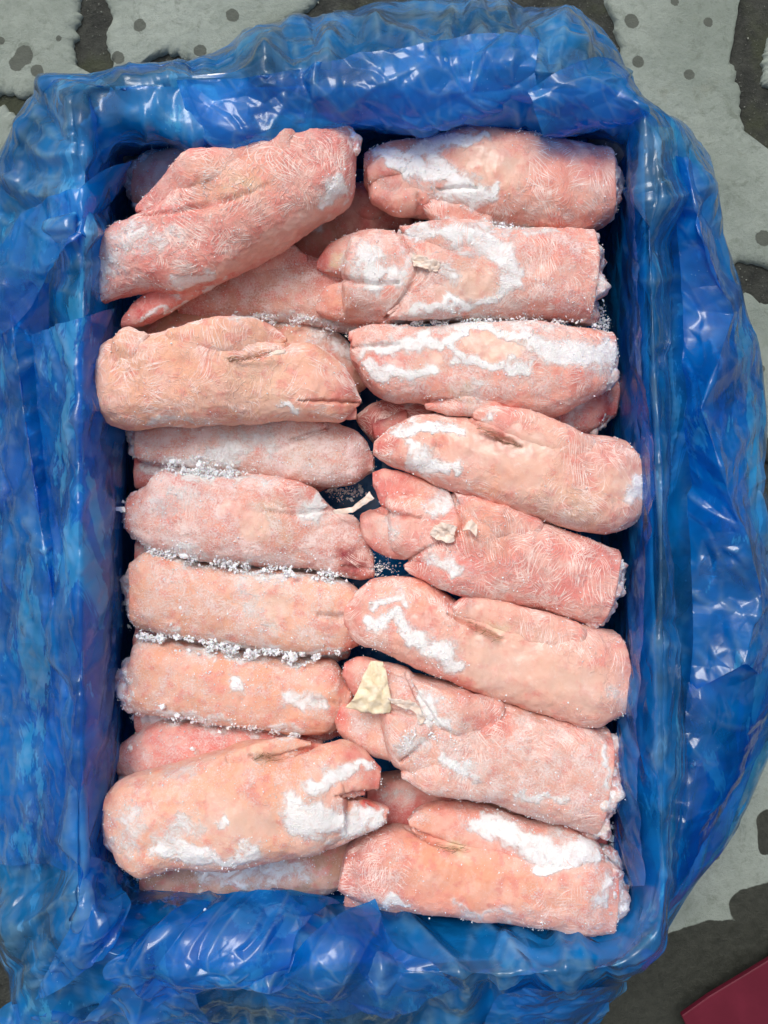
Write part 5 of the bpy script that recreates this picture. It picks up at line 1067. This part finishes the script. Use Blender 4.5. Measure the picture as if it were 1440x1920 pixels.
crumbs('loose ice crumbs heaped between fourth and fifth left trotters', [(315, 870, 12), (350, 882, 16), (400, 888, 14), (450, 880, 10)], .136, 1440, 1, bank=False)
crumbs('ice crumbs along the seam above the sixth left trotter', [(285, 1034, 8), (350, 1044, 12), (430, 1060, 13), (500, 1068, 9), (560, 1078, 10), (640, 1082, 8)], .132, 2400, 2, bank=False)
crumbs('ice crumbs along the seam above the seventh left trotter', [(265, 1192, 6), (340, 1202, 11), (430, 1216, 11), (500, 1226, 12), (560, 1232, 11), (630, 1228, 7)], .132, 2400, 3, .004, bank=False)
crumbs('ice crumbs along the seam under the seventh left trotter', [(295, 1325, 7), (335, 1342, 10), (420, 1352, 8), (500, 1366, 8), (560, 1380, 8)], .130, 1440, 4, .003, bank=False)
crumbs('ice crumbs in the seam of the top two right trotters', [(840, 424, 5), (900, 424, 10), (960, 428, 9)], .150, 960, 5, .0022, bank=False)
crumbs('ice crumbs in the seam under the second right trotter', [(760, 606, 5), (860, 606, 6), (960, 602, 7), (1060, 606, 6), (1120, 610, 8)], .146, 1600, 6, .002, bank=False)
crumbs('ice crumbs on the brownish trotter above the peach one', [(440, 590, 8), (540, 600, 12), (620, 608, 12), (660, 640, 10)], .116, 1280, 7, .0026, bank=False)
crumbs('ice crumbs fallen against the right liner wall', [(1124, 570, 8), (1128, 640, 8), (1140, 600, 5)], .12, 400, 8, .003)
crumbs('ice slush in the bottom left corner of the liner', [(215, 1600, 22), (260, 1660, 28), (330, 1675, 22), (420, 1672, 12)], .095, 1600, 9, .005)
crumbs('ice crumbs at the left wall beside the sixth trotter', [(245, 1120, 8), (250, 1165, 10)], .10, 300, 10, .005)
crumbs('ice crumbs at the left wall beside the eighth trotter', [(240, 1320, 8), (262, 1345, 8)], .10, 260, 11, .004)
crumbs('ice crumbs on the left end of the fifth left trotter', [(238, 950, 8), (250, 975, 8)], .125, 240, 12, .004)
crumbs('ice frost in the dark hole at the pile centre', [(610, 915, 8), (640, 925, 10), (680, 920, 8)], .09, 300, 13, .003)
crumbs('ice dust between round toe and bruised toe in the middle', [(690, 1060, 10), (735, 1072, 12)], .120, 300, 14, .002)
crumbs('ice crumbs in the crease of the torn skin trotter', [(750, 1390, 16), (790, 1380, 16), (850, 1390, 16)], .166, 700, 15, .0018)
crumbs('ice crumbs beside the lowest right crumpled ends', [(1150, 1560, 14), (1160, 1600, 12)], .10, 300, 16, .004)
# larger single flakes
def flake(label, x, y, z, r, seed):
    rs = np.random.RandomState(seed); n = 9; V = []; c = np.array(pw(x, y, z))
    r = r*.72; n = 7
    for zz, k in ((-.25, .7), (.05, 1), (.32, .55)):
        for a in range(n):
            q = a*2*math.pi/n; rr = r*k*rs.uniform(.5, 1.35); V.append((rr*math.cos(q), rr*math.sin(q)*.7, r*zz*.8+rs.normal(0, r*.12)))
    F = [(i*n+j, i*n+(j+1) % n, (i+1)*n+(j+1) % n, (i+1)*n+j) for i in range(2) for j in range(n)]
    me = bpy.data.meshes.new('ice_flake'); me.from_pydata(V, [], F+[tuple(range(2*n, 3*n)), tuple(range(n-1, -1, -1))]); me.materials.append(MI)
    o = bpy.data.objects.new('ice_flake', me); COL.objects.link(o); o.location = c; o.rotation_euler = (rs.normal(0, .2), rs.normal(0, .2), rs.rand()*6); tag(o, label, 'ice flake', 'loose ice flakes')
for lab, x, y, z, r in [
  ('white ice flake on the pink trotter behind the big frosty one', 361, 1404, .137, .0042), ('white ice lump on the seam just right of centre, seventh trotter top', 546, 1232, .143, .0065),
  ('ice flake on the salmon trotter with the tan oval', 338, 1139, .150, .0026), ('large ice lump left of another on the seam above sixth trotter', 345, 1043, .142, .0055),
  ('flat ice flake on the sixth trotter seam near the middle', 550, 1077, .141, .0050), ('clear ice lump above the pink trotter, at its left', 333, 1342, .141, .0055),
  ('long ice sliver above left end of the pink trotter', 304, 1324, .141, .0050), ('glassy ice piece stuck to the left wall beside fifth trotter', 228, 955, .130, .0062),
  ('clear ice crumb lying on the blue film at the bottom', 386, 1706, .174, .0032), ('ice flake on the seam under the frost caked trotter', 325, 865, .140, .0055),
  ('ice lump topmost in the crumb heap, fourth left trotter', 372, 872, .146, .0060), ('ice chunk beside the icy end of the pink veined trotter', 1165, 1060, .142, .0060),
  ('tiny ice chip near the rosy end of the haired trotter', 1107, 912, .167, .0022), ('ice lump on the seventh trotter seam, left part', 466, 1222, .142, .0056), ('small ice lump right of the largest on the seventh seam', 566, 1226, .142, .0028)]:
    flake(lab, x, y, z, r, int(x+y))
